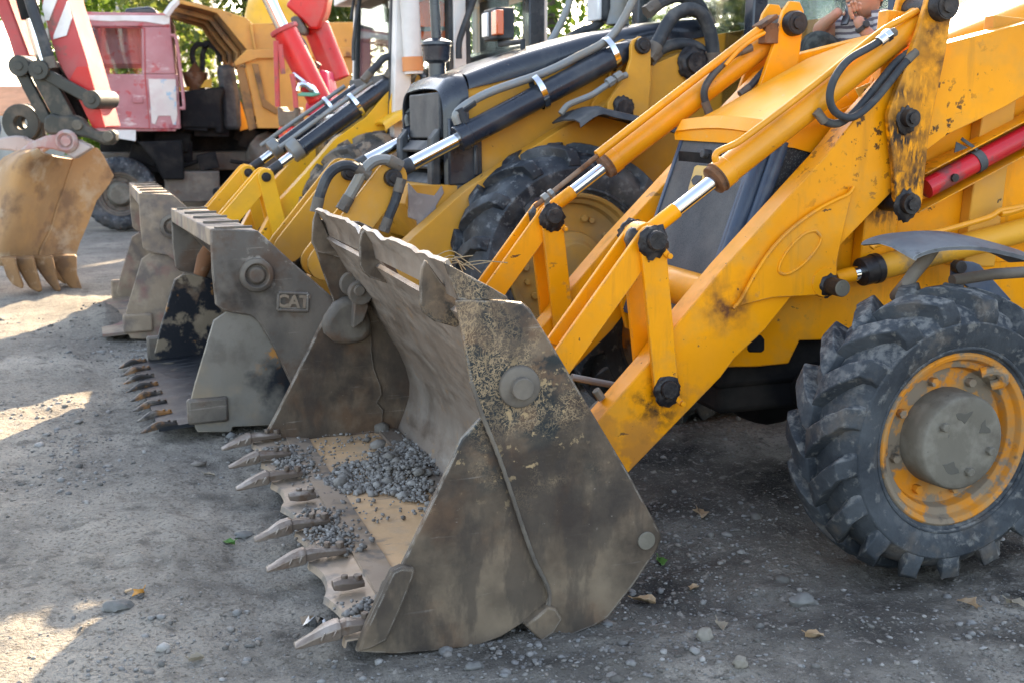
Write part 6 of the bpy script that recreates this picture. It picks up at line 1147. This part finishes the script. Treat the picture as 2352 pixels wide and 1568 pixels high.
# ------------------------------------------------------------------ small things on the ground
LEAF=[mat('dry_leaf_tan',(.30,.20,.11),.8,layers=[dict(c=(.45,.36,.25),s=20,lo=.45,hi=.6,a=.6)]),mat('leaf_green',(.07,.16,.03),.6),mat('dry_leaf_ochre',(.42,.20,.03),.7),mat('dry_leaf_pale',(.26,.22,.16),.8)]
def leaf(px,py,s,m,label,seed):
    p=gpt(px,py); rg=random.Random(seed); mb=MB(); rows=[]
    for i in range(7):
        t=i/6; w_=s*.42*math.sin(PI*min(.97,t+.04))**.7*(1+.25*math.sin(i*2.4+seed)); 
        rows.append([(-s*.6+s*1.2*t,-w_,.35*s*abs(math.sin(t*2.4+seed))*.5+.3*w_),(-s*.6+s*1.2*t,0,.12*s*math.sin(t*3+seed)),(-s*.6+s*1.2*t,w_*(.8+.3*math.cos(i*2)),.2*s*math.sin(t*2)+.35*w_)])
    mb.grid(rows,.0015); mb.tube([(s*.55,0,.01),(s*.85,.05*s,.02)],.0015,5)
    o=mb.build('fallen_leaf',m,None,ang=80); o.location=(p.x,p.y,gfine(p.x,p.y)+.006); o.rotation_euler=(0,0,rg.uniform(0,6)); tag(o,label,'leaf',group='fallen leaves on the yard')
leaf(318,1359,0.044,LEAF[2],'ochre curled leaf near the lower sunlit strip on the left ground',1)
leaf(525,1225,0.040,LEAF[1],'small green leaf lying left of the bucket teeth',2)
leaf(1518,1270,0.048,LEAF[1],'green leaf beside the rear corner of the nearest bucket',3)
leaf(1655,1425,0.048,LEAF[3],'pale crumpled leaf between the bucket and the front wheel, near the bottom edge',4)
leaf(1595,1330,0.044,LEAF[0],'olive tan leaf right of the lowest bucket corner',5)
leaf(2225,1368,0.068,LEAF[0],'large reddish tan leaf in front of the nearest front tyre',6)
leaf(2335,1375,0.056,LEAF[3],'pale leaf at the right edge below the front tyre',7)
leaf(1610,1178,0.072,LEAF[0],'brown dry leaf on the dark earth between bucket and wheel',8)
leaf(1870,1470,0.048,LEAF[0],'tan leaf on pebbles at the bottom right',9)
leaf(450,1505,0.040,LEAF[3],'pale leaf in the bottom left part of the yard',10)
leaf(1480,1360,0.064,LEAF[0],'brown leaf tucked under the rear corner of the bucket',11)
leaf(480,1072,0.040,LEAF[3],'pale pinkish leaf left of the middle bucket teeth',12)
def rock(px,py,r_,sc,m,label,seed,dx=0,dy=0):
    p=gpt(px,py); o=MB().blob((0,0,0),r_,3,.45,1.6,sc,seed).build('stone',m,None,ang=60); o.location=(p.x+dx,p.y+dy,gfine(p.x+dx,p.y+dy)+r_*sc[2]*.45); tag(o,label,'stone',group='larger stones on the yard')
RK=[mat('grey_stone',(.115,.112,.105),.8,layers=[dict(c=(.18,.175,.16),s=9,lo=.45,hi=.65)],bump=(40,.3)),mat('pale_stone',(.21,.19,.155),.8,bump=(40,.3)),mat('dark_rock',(.16,.165,.15),.9,layers=[dict(c=(.28,.27,.23),s=12,lo=.5,hi=.62,a=.7)],bump=(25,.5))]
rock(1843,1382,0.034,(1.3,.9,.65),RK[0],'smooth blue grey stone in front of the nearest front tyre',2)
rock(1618,1465,0.024,(1,1,.9),RK[1],'white pointed stone below the bucket corner',5)
rock(270,1390,0.038,(1.3,.8,.5),RK[0],'flat grey stone beside the lower sunlit strip',8)
rock(1800,985,0.280,(1.25,.8,.62),RK[2],'big dark rock behind the nearest front tyre',9,.2,.5)
rock(1700,1540,0.022,(1,1,.8),RK[1],'pale stone at the bottom edge below the wheel',12)
rock(1090,1520,0.022,(1.2,.9,.6),RK[0],'grey pebble under the front edge of the nearest bucket',14)
rock(560,1205,0.030,(1.3,.9,.5),RK[0],'rounded grey stone left of the missing tooth',15)
p=gpt(287,1353); b=MB(); b.cyl((0,0,0),(.022,.006,.002),.0042,n=12); o=b.build('cigarette_butt',mat('cigarette_paper',(.6,.42,.25),.8),None); o.location=(p.x,p.y,gfine(p.x,p.y)+.006); tag(o,'cigarette butt lying left of the ochre leaf','cigarette butt')
p=gpt(738,1418); b=MB(); b.grid([[(.02*i+.004*math.sin(j*3),.018*j,.03+.02*math.sin(i*2.2+j*1.7)) for j in range(5)] for i in range(4)],.001); o=b.build('foil_wrapper',mat('foil',(.75,.78,.8),.15,1.0),None,ang=10); o.location=(p.x-.02,p.y,gfine(p.x,p.y)); o.rotation_euler=(0,.5,.8); tag(o,'crumpled silver foil wrapper under the bucket lip','wrapper')
# dry grass caught on the bucket's top edge
mb=MB(); rg=random.Random(7); q=A.at(*c(17,(1330,600))[0],-.95)
for k in range(9):
    a=q+V((rg.uniform(-.03,.1),rg.uniform(0,.1),rg.uniform(-.03,.02))); mb.tube(crv([a,a+V((rg.uniform(.03,.07),.01,rg.uniform(-.01,.02))),a+V((rg.uniform(.07,.16),.02,rg.uniform(-.05,.01)))],3),.0016,4)
o=mb.build('dry_grass',mat('dry_straw',(.22,.17,.10),.9),None); o.matrix_world=A.M; tag(o,'tuft of dry straw caught on the top edge of the nearest bucket','straw',kind='stuff')
# small figure far away on the left
x,y=K(-13.4,30.5); o=thing('person','distant person in a dark blue top standing below the orange roof','person',None,(x,y,0)); 
skin([[(V((0,0,.92)),.15),(V((0,0,1.3)),.16),(V((0,0,1.5)),.07),(V((0,0,1.62)),.09),(V((0,0,1.72)),.085)],[1,(V((-.22,0,1.32)),.06),(V((-.26,0,1.0)),.045),(V((-.2,-.1,.8)),.035)],[1,(V((.22,0,1.32)),.06),(V((.26,0,1.0)),.045),(V((.2,-.1,.8)),.035)],[0,(V((-.1,0,.5)),.08),(V((-.1,0,.05)),.06)],[0,(V((.1,0,.5)),.08),(V((.1,0,.05)),.06)]],'body',mat('blue_clothes',(.06,.08,.13),.9),o,1)
MB().blob((0,0,1.72),.11,2,.05,2,(1,1,1.15)).build('head',SK,o)
# ------------------------------------------------------------------ light
SUN_EL=R(25); SUN_AZ=YAWC+R(11)     # azimuth from +Y towards +X
w=bpy.data.worlds.new("World"); bpy.context.scene.world=w; w.use_nodes=True; nt=w.node_tree
bg=nt.nodes['Background']; sk=nt.nodes.new('ShaderNodeTexSky'); sk.sky_type='NISHITA'; sk.sun_disc=False; sk.sun_elevation=SUN_EL; sk.sun_rotation=SUN_AZ; sk.air_density=1.0; sk.dust_density=2.0
sk.ozone_density=.45
hs=nt.nodes.new('ShaderNodeHueSaturation'); hs.inputs['Saturation'].default_value=.72; nt.links.new(sk.outputs[0],hs.inputs['Color'])
nt.links.new(hs.outputs[0],bg.inputs[0]); bg.inputs[1].default_value=.15
sd=bpy.data.lights.new('sun','SUN'); sd.energy=5.0; sd.angle=R(.45); sd.color=(1,.78,.52); so=bpy.data.objects.new('sun',sd); C.objects.link(so)
dv=V((math.sin(SUN_AZ)*math.cos(SUN_EL),math.cos(SUN_AZ)*math.cos(SUN_EL),math.sin(SUN_EL)))
so.rotation_euler=dv.to_track_quat('Z','Y').to_euler(); so.location=(5,30,20)
sc=bpy.context.scene; sc.view_settings.view_transform='Standard'; sc.view_settings.look='None'; sc.view_settings.exposure=2.38; sc.view_settings.gamma=1
sc.cycles.use_denoising=True; sc.cycles.max_bounces=6; sc.cycles.transparent_max_bounces=8; sc.cycles.caustics_reflective=False; sc.cycles.caustics_refractive=False
